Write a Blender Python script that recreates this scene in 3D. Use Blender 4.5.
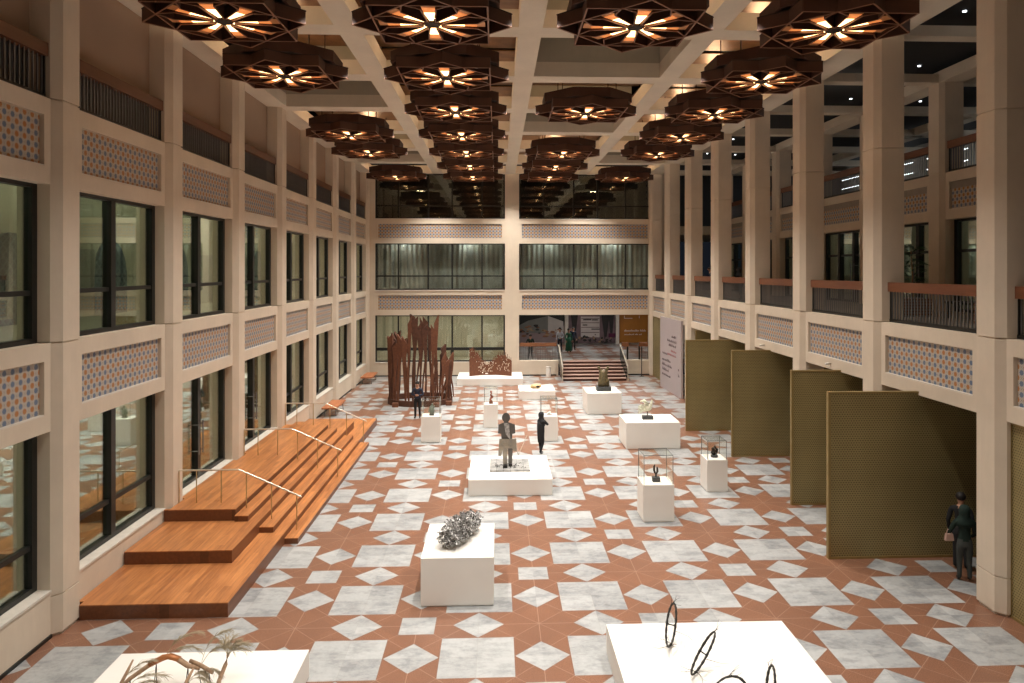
import bpy, math, random
from math import sin, cos, pi, radians, sqrt
from mathutils import Vector, Matrix
import mathutils

for o in list(bpy.data.objects):
    bpy.data.objects.remove(o)
SC = bpy.context.scene
COL = SC.collection
R = random.Random(7)

# ------------------------------------------------------------------ camera
cam_d = bpy.data.cameras.new('camera'); cam = bpy.data.objects.new('camera', cam_d); COL.objects.link(cam)
cam.location = (0, 0, 7.344); cam.rotation_euler = (pi/2, 0, -0.0425)
cam_d.sensor_width = 36; cam_d.lens = 727.2/1024*36
cam_d.shift_x = -0.0156; cam_d.shift_y = -0.0702
cam_d.clip_end = 300
SC.camera = cam
SC.view_settings.view_transform = 'Standard'; SC.view_settings.look = 'None'
SC.view_settings.gamma = 1; SC.view_settings.exposure = 0.0; SC.view_settings.use_curve_mapping = False

# ------------------------------------------------------------------ world: night outside, faint
w = bpy.data.worlds.new('night'); SC.world = w; w.use_nodes = True
w.node_tree.nodes['Background'].inputs[0].default_value = (.35, .42, .6, 1)
w.node_tree.nodes['Background'].inputs[1].default_value = 0.02

# ------------------------------------------------------------------ ceiling lighting
def light(name, kind, loc, power, col, rot=(0, 0, 0), **k):
    d = bpy.data.lights.new(name, kind); d.energy = power; d.color = col
    for a, v in k.items(): setattr(d, a, v)
    o = bpy.data.objects.new(name, d); COL.objects.link(o); o.location = loc; o.rotation_euler = rot
    return o
BX = .92                       # the hall's centre line
BAY = lambda k: 15.35 + 5*k    # column centres along the hall
WARM = (1, .955, .89)
for k in range(-3, 7):
    for i, x in enumerate((-4.08, .92, 5.92)):
        pw = {-3: 1300, -2: 1450, -1: 1400, 0: 1800, 1: 2100, 2: 2200, 3: 2400, 4: 2500, 5: 2500, 6: 2400}[k]
        pw *= (1.5 if i == 1 else .75) if k < 0 else 1
        light('ceiling_downlight', 'SPOT', (x, BAY(k)+2.5, 13.85), pw*1.30, WARM, spot_size=radians(100), spot_blend=1.0, shadow_soft_size=.12)

# ------------------------------------------------------------------ materials
def new_mat(name):
    m = bpy.data.materials.new(name); m.use_nodes = True
    return m, m.node_tree, m.node_tree.nodes['Principled BSDF']
class N:
    """small helper for shader math"""
    def __init__(s, nt): s.nt = nt
    def node(s, t, **k):
        n = s.nt.nodes.new(t)
        for a, v in k.items(): setattr(n, a, v)
        return n
    def put(s, sock, v):
        if isinstance(v, (int, float)): sock.default_value = v
        elif isinstance(v, tuple): sock.default_value = v if len(v) == len(sock.default_value) else (*v, 1)
        else: s.nt.links.new(v, sock)
    def m(s, op, a, b=0.0, c=None):
        n = s.node('ShaderNodeMath', operation=op); s.put(n.inputs[0], a); s.put(n.inputs[1], b)
        if c is not None: s.put(n.inputs[2], c)
        return n.outputs[0]
    def mix(s, f, a, b):
        n = s.node('ShaderNodeMix', data_type='RGBA'); s.put(n.inputs[0], f); s.put(n.inputs[6], a); s.put(n.inputs[7], b)
        return n.outputs[2]
    def obj(s):
        n = s.node('ShaderNodeTexCoord'); x = s.node('ShaderNodeSeparateXYZ'); s.nt.links.new(n.outputs['Object'], x.inputs[0])
        return n.outputs['Object'], x.outputs[0], x.outputs[1], x.outputs[2]
    def noise(s, vec, scale, detail=3, rough=.5, scl=None):
        if scl:
            mp = s.node('ShaderNodeMapping'); s.nt.links.new(vec, mp.inputs[0]); mp.inputs[3].default_value = scl; vec = mp.outputs[0]
        n = s.node('ShaderNodeTexNoise'); s.nt.links.new(vec, n.inputs[0]); n.inputs['Scale'].default_value = scale
        n.inputs['Detail'].default_value = detail; n.inputs['Roughness'].default_value = rough
        return n.outputs[0]
    def ramp(s, f, lo, hi):
        n = s.node('ShaderNodeMapRange'); s.put(n.inputs[0], f); n.inputs[1].default_value = lo; n.inputs[2].default_value = hi
        return n.outputs[0]
def flat(name, c, rough=.6, metal=0.0, var=.12, scale=6, c2=None, bump=0):
    m, nt, b = new_mat(name); n = N(nt); v, x, y, z = n.obj()
    f = n.ramp(n.noise(v, scale, 4), .3, .7)
    c2 = c2 or tuple(q*(1-var) for q in c)
    n.put(b.inputs['Base Color'], n.mix(f, c2, c)); b.inputs['Roughness'].default_value = rough; b.inputs['Metallic'].default_value = metal
    if bump:
        bn = n.node('ShaderNodeBump'); bn.inputs[0].default_value = bump; nt.links.new(n.noise(v, scale*8, 4), bn.inputs['Height']); nt.links.new(bn.outputs[0], b.inputs['Normal'])
    return m
def emit(name, c, s):
    m, nt, b = new_mat(name); b.inputs['Emission Color'].default_value = (*c, 1); b.inputs['Emission Strength'].default_value = s
    b.inputs['Base Color'].default_value = (*c, 1); return m
def wood(name, c, c2, axis='Y', rough=.35, plank=.14):
    m, nt, b = new_mat(name); n = N(nt); v, x, y, z = n.obj()
    scl = {'Y': (9, .7, 9), 'X': (.7, 9, 9), 'Z': (9, 9, .7)}[axis]
    g = n.noise(v, 1.6, 6, .6, scl)
    acr = x if axis == 'Y' else y
    pid = n.m('FLOOR', n.m('DIVIDE', acr, plank)); along = y if axis == 'Y' else x
    pid2 = n.m('ADD', pid, n.m('MULTIPLY', n.m('FLOOR', n.m('ADD', n.m('DIVIDE', along, 1.9), n.m('MULTIPLY', pid, .37))), 7.3))
    wn = n.node('ShaderNodeTexWhiteNoise', noise_dimensions='1D'); nt.links.new(pid2, wn.inputs['W'])
    f = n.m('ADD', n.m('MULTIPLY', n.ramp(g, .3, .7), .65), n.m('MULTIPLY', wn.outputs[0], .4))
    fr = n.m('FRACT', n.m('DIVIDE', acr, plank)); seam = n.m('LESS_THAN', fr, .04)
    col = n.mix(f, c2, c); col = n.mix(n.m('MULTIPLY', seam, .45), col, tuple(q*.35 for q in c2))
    n.put(b.inputs['Base Color'], col); b.inputs['Roughness'].default_value = rough
    return m
M = {}
def concrete(name, c):
    m, nt, b = new_mat(name); n = N(nt); v, x, y, z = n.obj()
    a = n.ramp(n.noise(v, .7, 5, .6), .3, .7); c_ = n.ramp(n.noise(v, 3, 5, .6, (3, 3, .5)), .25, .75)
    col = n.mix(a, tuple(q*.86 for q in c), c); col = n.mix(n.m('MULTIPLY', c_, .3), col, tuple(q*.8 for q in c))
    n.put(b.inputs['Base Color'], col); b.inputs['Roughness'].default_value = .8
    return m
M['concrete'] = concrete('beige_precast_concrete', (.74, .63, .50))
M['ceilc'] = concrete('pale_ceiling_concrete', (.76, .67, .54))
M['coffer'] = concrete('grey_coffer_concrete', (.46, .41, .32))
M['ledge'] = flat('pale_stone_ledge', (.72, .66, .58), .6)
M['black'] = flat('black_metal', (.012, .013, .012), .4)
M['darkvoid'] = flat('dark_ceiling_paint', (.015, .016, .017), .8)
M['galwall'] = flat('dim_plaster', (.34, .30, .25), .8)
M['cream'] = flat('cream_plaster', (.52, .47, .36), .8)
M['bronze_ceiling'] = flat('bronze_ceiling_panel', (.30, .15, .065), .4, .5, scale=2, c2=(.16, .075, .032))
M['brown_metal'] = flat('dark_brown_bronze', (.05, .013, .005), .7, .0, scale=5)
M['lit_edge'] = flat('lit_brown_fin_edge', (.24, .10, .05), .5)  # paler brown paints floor bounce onto the fins' bottom edges
M['brown_fin'] = flat('brown_bronze_fin', (.075, .026, .012), .65, .0, scale=5)
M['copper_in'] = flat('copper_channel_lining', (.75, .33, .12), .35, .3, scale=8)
M['very_dark'] = flat('dark_cell_lining', (.02, .009, .006), .7)
M['lamp'] = emit('warm_lamp', (1, .58, .24), 40)
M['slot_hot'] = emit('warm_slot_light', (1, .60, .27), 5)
M['slot_fade'] = emit('amber_outer_glow', (1, .33, .09), .55)  # weak emission stands in for orange light reflected along the channel
M['uplamp'] = emit('warm_uplight', (1, .72, .42), 3)
M['white_emit'] = emit('cool_strip_light', (.95, 1, .90), 9)
M['cool_emit'] = emit('white_downlight_disc', (.9, .95, 1), 4)
M['railwood'] = wood('reddish_rail_wood', (.21, .075, .032), (.13, .042, .018), 'Y', .4, 5)
M['railwoodx'] = wood('reddish_rail_wood_cross', (.30, .12, .05), (.16, .06, .025), 'X', .4, 5)
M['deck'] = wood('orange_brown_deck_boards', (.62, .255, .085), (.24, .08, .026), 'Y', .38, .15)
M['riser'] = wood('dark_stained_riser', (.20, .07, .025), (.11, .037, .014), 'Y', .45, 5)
M['steel'] = flat('satin_steel_baluster', (.25, .25, .26), .35, .7)
M['greymetal'] = flat('grey_metal', (.25, .25, .25), .4, .6)
M['brass'] = flat('satin_brass', (.55, .42, .22), .35, .8)
M['railtop'] = flat('polished_handrail', (.75, .70, .60), .3, .6)
M['plinth'] = flat('white_plinth_paint', (.80, .76, .70), .75, var=.03, scale=2)
M['blind'] = flat('beige_roller_blind', (.40, .28, .20), .85, var=.05, scale=1)
M['rust'] = flat('rusted_steel', (.11, .042, .02), .85, scale=7, c2=(.06, .022, .012), bump=.3)
M['rust2'] = flat('orange_rusted_steel', (.17, .062, .028), .85, scale=9, c2=(.12, .042, .02), bump=.3)
M['silver'] = flat('crumpled_aluminium', (.66, .65, .63), .35, .7, scale=9, c2=(.22, .21, .20))
M['bronze'] = flat('patinated_bronze', (.20, .15, .07), .5, .5, scale=14, c2=(.09, .08, .05))
M['darkbronze'] = flat('dark_bronze', (.04, .03, .022), .4, .4, scale=14)
M['darkblock'] = flat('dark_grey_stone_block', (.05, .055, .055), .5)
M['gold'] = flat('gilded_stone', (.60, .42, .20), .5, .2, scale=14)
M['ivory'] = flat('ivory_white_sculpture', (.85, .83, .70), .5, var=.2, scale=10, c2=(.55, .58, .38))
M['greenstone'] = flat('grey_green_stone', (.16, .18, .14), .6, scale=18)
M['redclay'] = flat('red_clay', (.33, .10, .06), .6, scale=18)
M['bark'] = flat('dry_bark', (.42, .27, .16), .8, scale=20, c2=(.25, .15, .09), bump=.4)
M['copperwrap'] = flat('copper_wire_binding', (.45, .17, .06), .45, .4, scale=30)
M['straw'] = flat('dry_grass', (.38, .31, .20), .8, scale=20)
M['wire'] = flat('blackened_wire', (.03, .028, .025), .6, .3)
M['figsteel'] = flat('brushed_plate', (.42, .37, .28), .4, .75, scale=5, c2=(.26, .24, .22))
M['figdark'] = flat('dark_brushed_plate', (.16, .15, .14), .4, .75, scale=5)
M['skin'] = flat('skin', (.42, .22, .14), .6, var=.05)
M['hair'] = flat('dark_hair', (.015, .011, .009), .6)
M['navy'] = flat('navy_cloth', (.015, .022, .045), .8)
M['blackcloth'] = flat('black_cloth', (.012, .012, .013), .85)
M['green'] = flat('shaded_green_cloth', (.004, .018, .012), .85)  # green darkened to put the gallery's shadow into the cloth
M['greencoat'] = flat('green_cloth', (.02, .13, .075), .85)
M['greycloth'] = flat('grey_cloth', (.045, .05, .045), .85)
M['whitecloth'] = flat('white_blue_cloth', (.62, .66, .75), .85, var=.4, scale=14)
M['shoe'] = flat('dark_shoe', (.02, .016, .014), .5)
M['trainer'] = flat('black_and_white_shoe', (.25, .25, .25), .5, var=.8, scale=30)
M['leaf'] = flat('dark_green_leaf', (.03, .08, .03), .5)
M['orange_panel'] = flat('orange_print', (.50, .19, .02), .6, var=.3, scale=.8)
M['lilac'] = flat('lilac_grey_board', (.42, .36, .36), .6, var=.05, scale=.7)
M['ink'] = flat('dark_lettering', (.17, .13, .14), .7)
M['pinkink'] = flat('rose_lettering', (.40, .16, .17), .7)
M['whiteink'] = flat('white_lettering', (.85, .74, .66), .7)
M['benchwood'] = wood('orange_bench_slats', (.55, .20, .08), (.34, .11, .04), 'Y', .5, .08)
M['bluegrey'] = flat('dark_blue_grey_glazing', (.06, .065, .075), .4)
M['curtain'] = flat('pale_green_curtain', (.42, .42, .40), .9, var=.4, scale=1.2)
M['tread'] = flat('stair_tread_stone', (.46, .30, .24), .6)
M['darkriser'] = flat('dark_stair_riser', (.06, .022, .015), .6)
M['glasspanel'] = flat('smoked_panel', (.02, .03, .025), .25)
M['screen_edge'] = flat('gold_anodised_edge', (.34, .25, .10), .45, .5)

def glass(name, tint, ior=1.7, base=0.0):
    m = bpy.data.materials.new(name); m.use_nodes = True; nt = m.node_tree; nt.nodes.clear(); n = N(nt)
    o = n.node('ShaderNodeOutputMaterial'); ge = n.node('ShaderNodeNewGeometry'); dp = n.node('ShaderNodeVectorMath', operation='DOT_PRODUCT'); nt.links.new(ge.outputs['Incoming'], dp.inputs[0]); nt.links.new(ge.outputs['Normal'], dp.inputs[1]); f5 = n.m('POWER', n.m('SUBTRACT', 1, n.m('ABSOLUTE', dp.outputs['Value'])), 5)
    t = n.node('ShaderNodeBsdfTransparent'); t.inputs[0].default_value = (*tint, 1)
    g = n.node('ShaderNodeBsdfGlossy'); g.inputs['Roughness'].default_value = 0.015; g.inputs[0].default_value = (.88, .95, .88, 1)
    mx = n.node('ShaderNodeMixShader'); nt.links.new(n.m('ADD', n.m('MULTIPLY', f5, (1-base)*ior), base), mx.inputs[0]); nt.links.new(t.outputs[0], mx.inputs[1]); nt.links.new(g.outputs[0], mx.inputs[2])
    nt.links.new(mx.outputs[0], o.inputs[0]); return m
M['glass'] = glass('greenish_window_glass', (.80, .86, .78), 1.0, .20)
M['lowglass'] = glass('reflective_shopfront_glass', (.80, .86, .78), 1.0, .30)
M['backglass'] = glass('dark_window_glass', (.86, .89, .86), .9, .11)
M['clear'] = glass('clear_case_glass', (.99, .995, .99), .5, .015)

def floor_mat():
    m, nt, b = new_mat('marble_and_red_granite_paving'); n = N(nt); v, x, y, z = n.obj()
    P, X0, Y0 = 2.5, -2.88, 16.32
    u = n.m('DIVIDE', n.m('SUBTRACT', x, X0), P); vv = n.m('DIVIDE', n.m('SUBTRACT', y, Y0), P)
    fu = n.m('SUBTRACT', n.m('FRACT', n.m('ADD', u, .5)), .5); fv = n.m('SUBTRACT', n.m('FRACT', n.m('ADD', vv, .5)), .5)
    A = n.m('ABSOLUTE', fu); B = n.m('ABSOLUTE', fv)
    big = n.m('LESS_THAN', n.m('MAXIMUM', A, B), .284)
    d1 = n.m('LESS_THAN', n.m('ADD', n.m('ABSOLUTE', n.m('SUBTRACT', A, .5)), B), .209)
    d2 = n.m('LESS_THAN', n.m('ADD', n.m('ABSOLUTE', n.m('SUBTRACT', B, .5)), A), .209)
    cu = n.m('SUBTRACT', .5, A); cv = n.m('SUBTRACT', .5, B)
    par = n.m('MODULO', n.m('ADD', n.m('ADD', n.m('FLOOR', u), n.m('FLOOR', vv)), 1000), 2)
    sm = n.m('MULTIPLY', n.m('LESS_THAN', n.m('MAXIMUM', cu, cv), .142), n.m('GREATER_THAN', par, .5))
    marble = n.m('MINIMUM', n.m('ADD', n.m('ADD', big, d1), n.m('ADD', d2, sm)), 1)
    # slab joints
    ln = n.m('LESS_THAN', n.m('MINIMUM', n.m('MINIMUM', cu, cv), n.m('ABSOLUTE', n.m('SUBTRACT', cu, cv))), .0035)
    ln2 = n.m('LESS_THAN', n.m('ABSOLUTE', n.m('SUBTRACT', n.m('ADD', cu, cv), .43)), .004)
    ln = n.m('MINIMUM', n.m('ADD', ln, ln2), 1)
    bj = n.m('LESS_THAN', n.m('MINIMUM', A, B), .0025)
    # per-slab tone
    wv = n.node('ShaderNodeCombineXYZ'); n.put(wv.inputs[0], n.m('FLOOR', n.m('MULTIPLY', u, 2))); n.put(wv.inputs[1], n.m('FLOOR', n.m('MULTIPLY', vv, 2)))
    wn = n.node('ShaderNodeTexWhiteNoise', noise_dimensions='2D'); nt.links.new(wv.outputs[0], wn.inputs['Vector'])
    vein = n.ramp(n.noise(v, 1.7, 9, .72, (1, 1.7, 1)), .46, .60)
    fine = n.ramp(n.noise(v, 9, 5, .7), .35, .65)
    grey = n.m('ADD', n.m('MULTIPLY', vein, .42), n.m('ADD', n.m('MULTIPLY', wn.outputs[0], .4), n.m('MULTIPLY', fine, .2)))
    mc = n.mix(grey, (.455, .46, .45), (.19, .195, .20))
    mc = n.mix(n.m('MULTIPLY', bj, .3), mc, (.3, .28, .25))
    sp = n.ramp(n.noise(v, 60, 2, .6), .35, .65); bl = n.ramp(n.noise(v, 1.1, 4, .6), .35, .65)
    bc = n.mix(sp, (.135, .055, .028), (.34, .168, .103)); bc = n.mix(n.m('MULTIPLY', bl, .3), bc, (.16, .075, .045))
    wt = n.node('ShaderNodeCombineXYZ'); n.put(wt.inputs[0], n.m('FLOOR', n.m('MULTIPLY', n.m('ADD', u, vv), 3))); n.put(wt.inputs[1], n.m('FLOOR', n.m('MULTIPLY', n.m('SUBTRACT', u, vv), 3)))
    w2 = n.node('ShaderNodeTexWhiteNoise', noise_dimensions='2D'); nt.links.new(wt.outputs[0], w2.inputs['Vector'])
    bc = n.mix(n.m('MULTIPLY', w2.outputs[0], .38), bc, (.15, .075, .05))
    bc = n.mix(n.m('MULTIPLY', ln, .55), bc, (.42, .27, .19))
    n.put(b.inputs['Base Color'], n.mix(marble, bc, mc)); b.inputs['Roughness'].default_value = .32
    return m
M['floor'] = floor_mat()

def tile_mat(axis):
    m, nt, b = new_mat('star_tile_mosaic_' + axis); n = N(nt); v, x, y, z = n.obj()
    u = x if axis == 'x' else y; p = .228
    def star(off):
        a = n.m('SUBTRACT', n.m('FRACT', n.m('ADD', n.m('DIVIDE', u, p), off)), .5)
        c = n.m('SUBTRACT', n.m('FRACT', n.m('ADD', n.m('DIVIDE', z, p), off)), .5)
        a = n.m('ABSOLUTE', a); c = n.m('ABSOLUTE', c)
        return n.m('MINIMUM', n.m('MAXIMUM', a, c), n.m('DIVIDE', n.m('ADD', a, c), 1.414))
    so, sb = star(.13), star(.63)
    col = n.mix(n.m('LESS_THAN', n.m('MINIMUM', so, sb), .235), (.05, .045, .06), (.50, .44, .37))
    near = n.m('MINIMUM', so, sb)
    ring = n.m('LESS_THAN', near, .345)
    col = n.mix(ring, (.10, .075, .06), (.48, .43, .37))
    col = n.mix(n.m('LESS_THAN', so, .205), col, (.42, .17, .045))
    col = n.mix(n.m('LESS_THAN', sb, .205), col, (.12, .17, .27))
    n.put(b.inputs['Base Color'], col); b.inputs['Roughness'].default_value = .35
    return m
M['tile_y'] = tile_mat('y'); M['tile_x'] = tile_mat('x')

def perf_mat():
    m, nt, b = new_mat('perforated_gold_metal'); n = N(nt); v, x, y, z = n.obj()
    def dots(h, p):
        row = n.m('FLOOR', n.m('DIVIDE', z, p)); sh = n.m('MULTIPLY', n.m('MODULO', n.m('ADD', row, 1000), 2), .5)
        a = n.m('SUBTRACT', n.m('FRACT', n.m('ADD', n.m('DIVIDE', h, p*1.2), sh)), .5); c = n.m('SUBTRACT', n.m('FRACT', n.m('DIVIDE', z, p)), .5)
        return n.m('LESS_THAN', n.m('ADD', n.m('MULTIPLY', a, a), n.m('MULTIPLY', c, c)), .085)
    h = n.m('ADD', x, y)
    d = dots(h, .056)
    base = n.mix(n.ramp(n.noise(v, .8, 3), .3, .7), (.29, .23, .10), (.36, .29, .13))
    n.put(b.inputs['Base Color'], n.mix(n.m('MULTIPLY', d, .7), base, (.06, .045, .018))); b.inputs['Roughness'].default_value = .5; b.inputs['Metallic'].default_value = .25
    return m
M['perf'] = perf_mat()
def arch_mat():
    m, nt, b = new_mat('blue_lattice_screen'); n = N(nt); v, x, y, z = n.obj()
    a = n.m('ABSOLUTE', n.m('SINE', n.m('MULTIPLY', n.m('ADD', y, z), 11))); c = n.m('ABSOLUTE', n.m('SINE', n.m('MULTIPLY', n.m('SUBTRACT', y, z), 11)))
    f = n.m('LESS_THAN', n.m('MINIMUM', a, c), .3)
    n.put(b.inputs['Base Color'], n.mix(f, (.03, .05, .08), (.11, .16, .19))); return m
M['arch'] = arch_mat()

# ------------------------------------------------------------------ geometry helpers
class MB:
    def __init__(s): s.v = []; s.f = []; s.mi = []; s.cur = 0
    def quad(s, *p):
        n = len(s.v); s.v += [tuple(q) for q in p]; s.f.append(tuple(range(n, n+len(p)))); s.mi.append(s.cur)
    def box(s, x0, x1, y0, y1, z0, z1):
        return s.hexa([(x0, y0), (x1, y0), (x1, y1), (x0, y1)], z0, z1)
    def hexa(s, poly, z0, z1, top=None):
        n = len(s.v); k = len(poly); tp = top or poly
        s.v += [(p[0], p[1], z0) for p in poly] + [(p[0], p[1], z1) for p in tp]
        fs = [tuple(range(n+k-1, n-1, -1)), tuple(range(n+k, n+2*k))] + [(n+i, n+(i+1) % k, n+k+(i+1) % k, n+k+i) for i in range(k)]
        s.f += fs; s.mi += [s.cur]*len(fs); return s
    def loft(s, rings, cap=True):
        """rings: list of equal-length point loops"""
        n = len(s.v); k = len(rings[0])
        for r in rings: s.v += [tuple(p) for p in r]
        for j in range(len(rings)-1):
            for i in range(k):
                s.f.append((n+j*k+i, n+j*k+(i+1) % k, n+(j+1)*k+(i+1) % k, n+(j+1)*k+i)); s.mi.append(s.cur)
        if cap:
            s.f.append(tuple(range(n+k-1, n-1, -1))); s.f.append(tuple(range(n+(len(rings)-1)*k, n+len(rings)*k))); s.mi += [s.cur]*2
        return s
    def tube(s, pts, rad, seg=8, flat=1.0):
        pts = [Vector(p) for p in pts]; rings = []
        rad = rad if isinstance(rad, (list, tuple)) else [rad]*len(pts)
        up = Vector((0, 0, 1))
        for i, p in enumerate(pts):
            d = (pts[min(i+1, len(pts)-1)] - pts[max(i-1, 0)])
            if d.length < 1e-9: d = Vector((0, 0, 1))
            d.normalize()
            a = d.cross(up if abs(d.z) < .95 else Vector((0, 1, 0))).normalized(); b = d.cross(a)
            rings.append([p + a*cos(2*pi*j/seg)*rad[i] + b*sin(2*pi*j/seg)*rad[i]*flat for j in range(seg)])
        return s.loft(rings)
    def ball(s, c, r, seg=12, rng=8, jitter=0, rr=None):
        rx, ry, rz = r if isinstance(r, tuple) else (r, r, r); rings = []
        for j in range(1, rng):
            t = pi*j/rng; ring = []
            for i in range(seg):
                k = 1 + ((rr.random()-.5)*jitter if rr else 0)
                ring.append((c[0]+rx*sin(t)*cos(2*pi*i/seg)*k, c[1]+ry*sin(t)*sin(2*pi*i/seg)*k, c[2]-rz*cos(t)*k))
            rings.append(ring)
        n = len(s.v); s.loft(rings, cap=False); k = seg
        a = len(s.v); s.v += [(c[0], c[1], c[2]-rz), (c[0], c[1], c[2]+rz)]
        for i in range(k):
            s.f.append((a, n+(i+1) % k, n+i)); s.f.append((a+1, n+(rng-2)*k+i, n+(rng-2)*k+(i+1) % k)); s.mi += [s.cur]*2
        return s
    def build(s, name, mats, parent=None, smooth=False, loc=None):
        me = bpy.data.meshes.new(name); me.from_pydata(s.v, [], s.f)
        for m in (mats if isinstance(mats, (list, tuple)) else [mats]): me.materials.append(M[m] if isinstance(m, str) else m)
        me.polygons.foreach_set('material_index', s.mi)
        if smooth: me.polygons.foreach_set('use_smooth', [True]*len(me.polygons))
        me.update(); o = bpy.data.objects.new(name, me); COL.objects.link(o)
        if parent: o.parent = parent
        if loc: o.location = loc
        return o
def tag(o, label, cat, group=None, kind=None):
    o['label'] = label; o['category'] = cat
    if group: o['group'] = group
    if kind: o['kind'] = kind
    return o
def struct(o): o['kind'] = 'structure'; return o
def empty(name, loc, rz=0, label=None, cat=None, group=None):
    o = bpy.data.objects.new(name, None); COL.objects.link(o); o.location = loc; o.rotation_euler = (0, 0, rz); o.empty_display_size = .2
    if label: tag(o, label, cat, group)
    return o
def sroot(name, loc=(0, 0, 0)):
    o = bpy.data.objects.new(name, None); COL.objects.link(o); o.location = loc; o['kind'] = 'structure'; return o
KIDS = {}
def copy_tree(o, parent=None):
    c = o.copy(); COL.objects.link(c); c.parent = parent
    for ch in KIDS[o.name]: copy_tree(ch, c)
    KIDS.setdefault(c.name, [])
    return c
def index_tree(o):
    KIDS[o.name] = [x for x in bpy.data.objects if x.parent == o]
    for x in KIDS[o.name]: index_tree(x)
def box(name, b, mat, parent=None): return MB().box(*b).build(name, mat, parent)
ORD = ['first', 'second', 'third', 'fourth', 'fifth', 'sixth', 'seventh', 'eighth', 'ninth', 'tenth']

XL, XR = BX-9.67, BX+9.67           # inner faces of the columns
FL2, FL3, CE = 5.88, 10.75, 13.95
YB = 50.3

# ================================================================== SETTING
fl = box('floor', (-14, 26, -6, 50.45, -.3, 0), 'floor'); struct(fl)
struct(box('ceiling', (-15, 28, -6, 70, 16.6, 16.8), 'darkvoid'))
struct(box('wall_near', (-15, 28, -6.3, -6, -.3, 16.8), 'concrete'))
struct(box('wall_far_left', (-13.2, -12.9, -6, 62, -.3, 16.6), 'cream'))
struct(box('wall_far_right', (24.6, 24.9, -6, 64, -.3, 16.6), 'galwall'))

def column(side, yc):
    xi = XL if side < 0 else XR; s = side          # outward direction
    def prof(ins=0.0):
        a, c = .45-ins, .16
        xf = xi+s*ins
        p = [(xf, yc-a+c), (xf, yc+a-c), (xf+s*c, yc+a), (xi+s*.8, yc+a), (xi+s*.8, yc-a), (xf+s*c, yc-a)]
        return p if s > 0 else p[::-1]
    rings = []
    for z, ins in [(0, .03), (.06, .03), (.06, 0), (.80, 0), (.81, .02), (.82, .02), (.83, 0), (FL2-.02, 0), (FL2-.01, .03), (FL2+.01, .03), (FL2+.02, 0),
                   (FL3-.02, 0), (FL3-.01, .03), (FL3+.01, .03), (FL3+.02, 0), (CE, 0)]:
        rings.append([(x, y, z) for x, y in prof(ins)])
    m = MB(); m.loft(rings); return struct(m.build('column', 'concrete'))
for k in range(-3, 8):
    column(-1, BAY(k)); column(1, BAY(k))

def spandrel(name, side, y0, y1, z0, z1, xi=None, th=.4):
    """concrete spandrel with a recessed tile panel, facing the hall"""
    s = side; xf = (XL-.15 if s < 0 else XR+.15) if xi is None else xi
    pa, pb, qa, qb = y0+.20, y1-.20, z0+.34, z1-.35
    m = MB()
    X = sorted((xf, xf+s*th))
    def b(a, c, e, f): m.box(X[0], X[1], a, c, e, f)
    b(y0, y1, z0, qa); b(y0, y1, qb, z1); b(y0, pa, qa, qb); b(pb, y1, qa, qb)
    Xb = sorted((xf+s*.10, xf+s*th)); m.box(Xb[0], Xb[1], pa, pb, qa, qb)
    o = struct(m.build(name, 'concrete'))
    t = MB(); xt = xf+s*.075; Xt = sorted((xt, xt+s*.02)); t.box(Xt[0], Xt[1], pa+.03, pb-.03, qa+.02, qb-.02); t.build('tile_panel', 'tile_y', o)
    l = MB(); Xl = sorted((xf+s*.005, xf+s*.1)); l.box(Xl[0], Xl[1], pa, pb, qa, qa+.025); l.build('ledge', 'ledge', o)
    return o
def window_y(name, xg, y0, y1, z0, z1, mull, trans, gmat='glass', door=False, side=-1):
    """a glazed opening in a wall along the hall: frame + panes"""
    root = sroot(name)
    f = MB(); d = .09
    f.box(xg-d, xg+d, y0, y1, z0, z0+.10); f.box(xg-d, xg+d, y0, y1, z1-.08, z1)
    f.box(xg-d, xg+d, y0, y0+.12, z0+.10, z1-.08); f.box(xg-d, xg+d, y1-.16, y1, z0+.10, z1-.08)
    for y in mull: f.box(xg-d-.02, xg+d+.02, y-.1, y+.1, z0+.10, z1-.08)
    if trans: f.box(xg-.06, xg+.06, y0+.12, y1-.16, trans-.05, trans+.05)
    fo = f.build('frame', 'black', root)
    ys = [y0+.12]+list(mull)+[y1-.16]
    for a, b in zip(ys, ys[1:]):
        MB().box(xg-.012, xg+.012, a, b, z0+.1, z1-.08).build('pane', gmat, root)
    if door:
        for yy in (mull[0]-.16, mull[0]+.16):
            h = MB(); h.tube([(xg+.16*-side, yy, z0+.75), (xg+.16*-side, yy, z0+1.75)], .022)
            for zz in (z0+.85, z0+1.65): h.tube([(xg, yy, zz), (xg+.16*-side, yy, zz)], .015, 6)
            h.build('handle', 'steel', fo)
    return root

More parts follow.
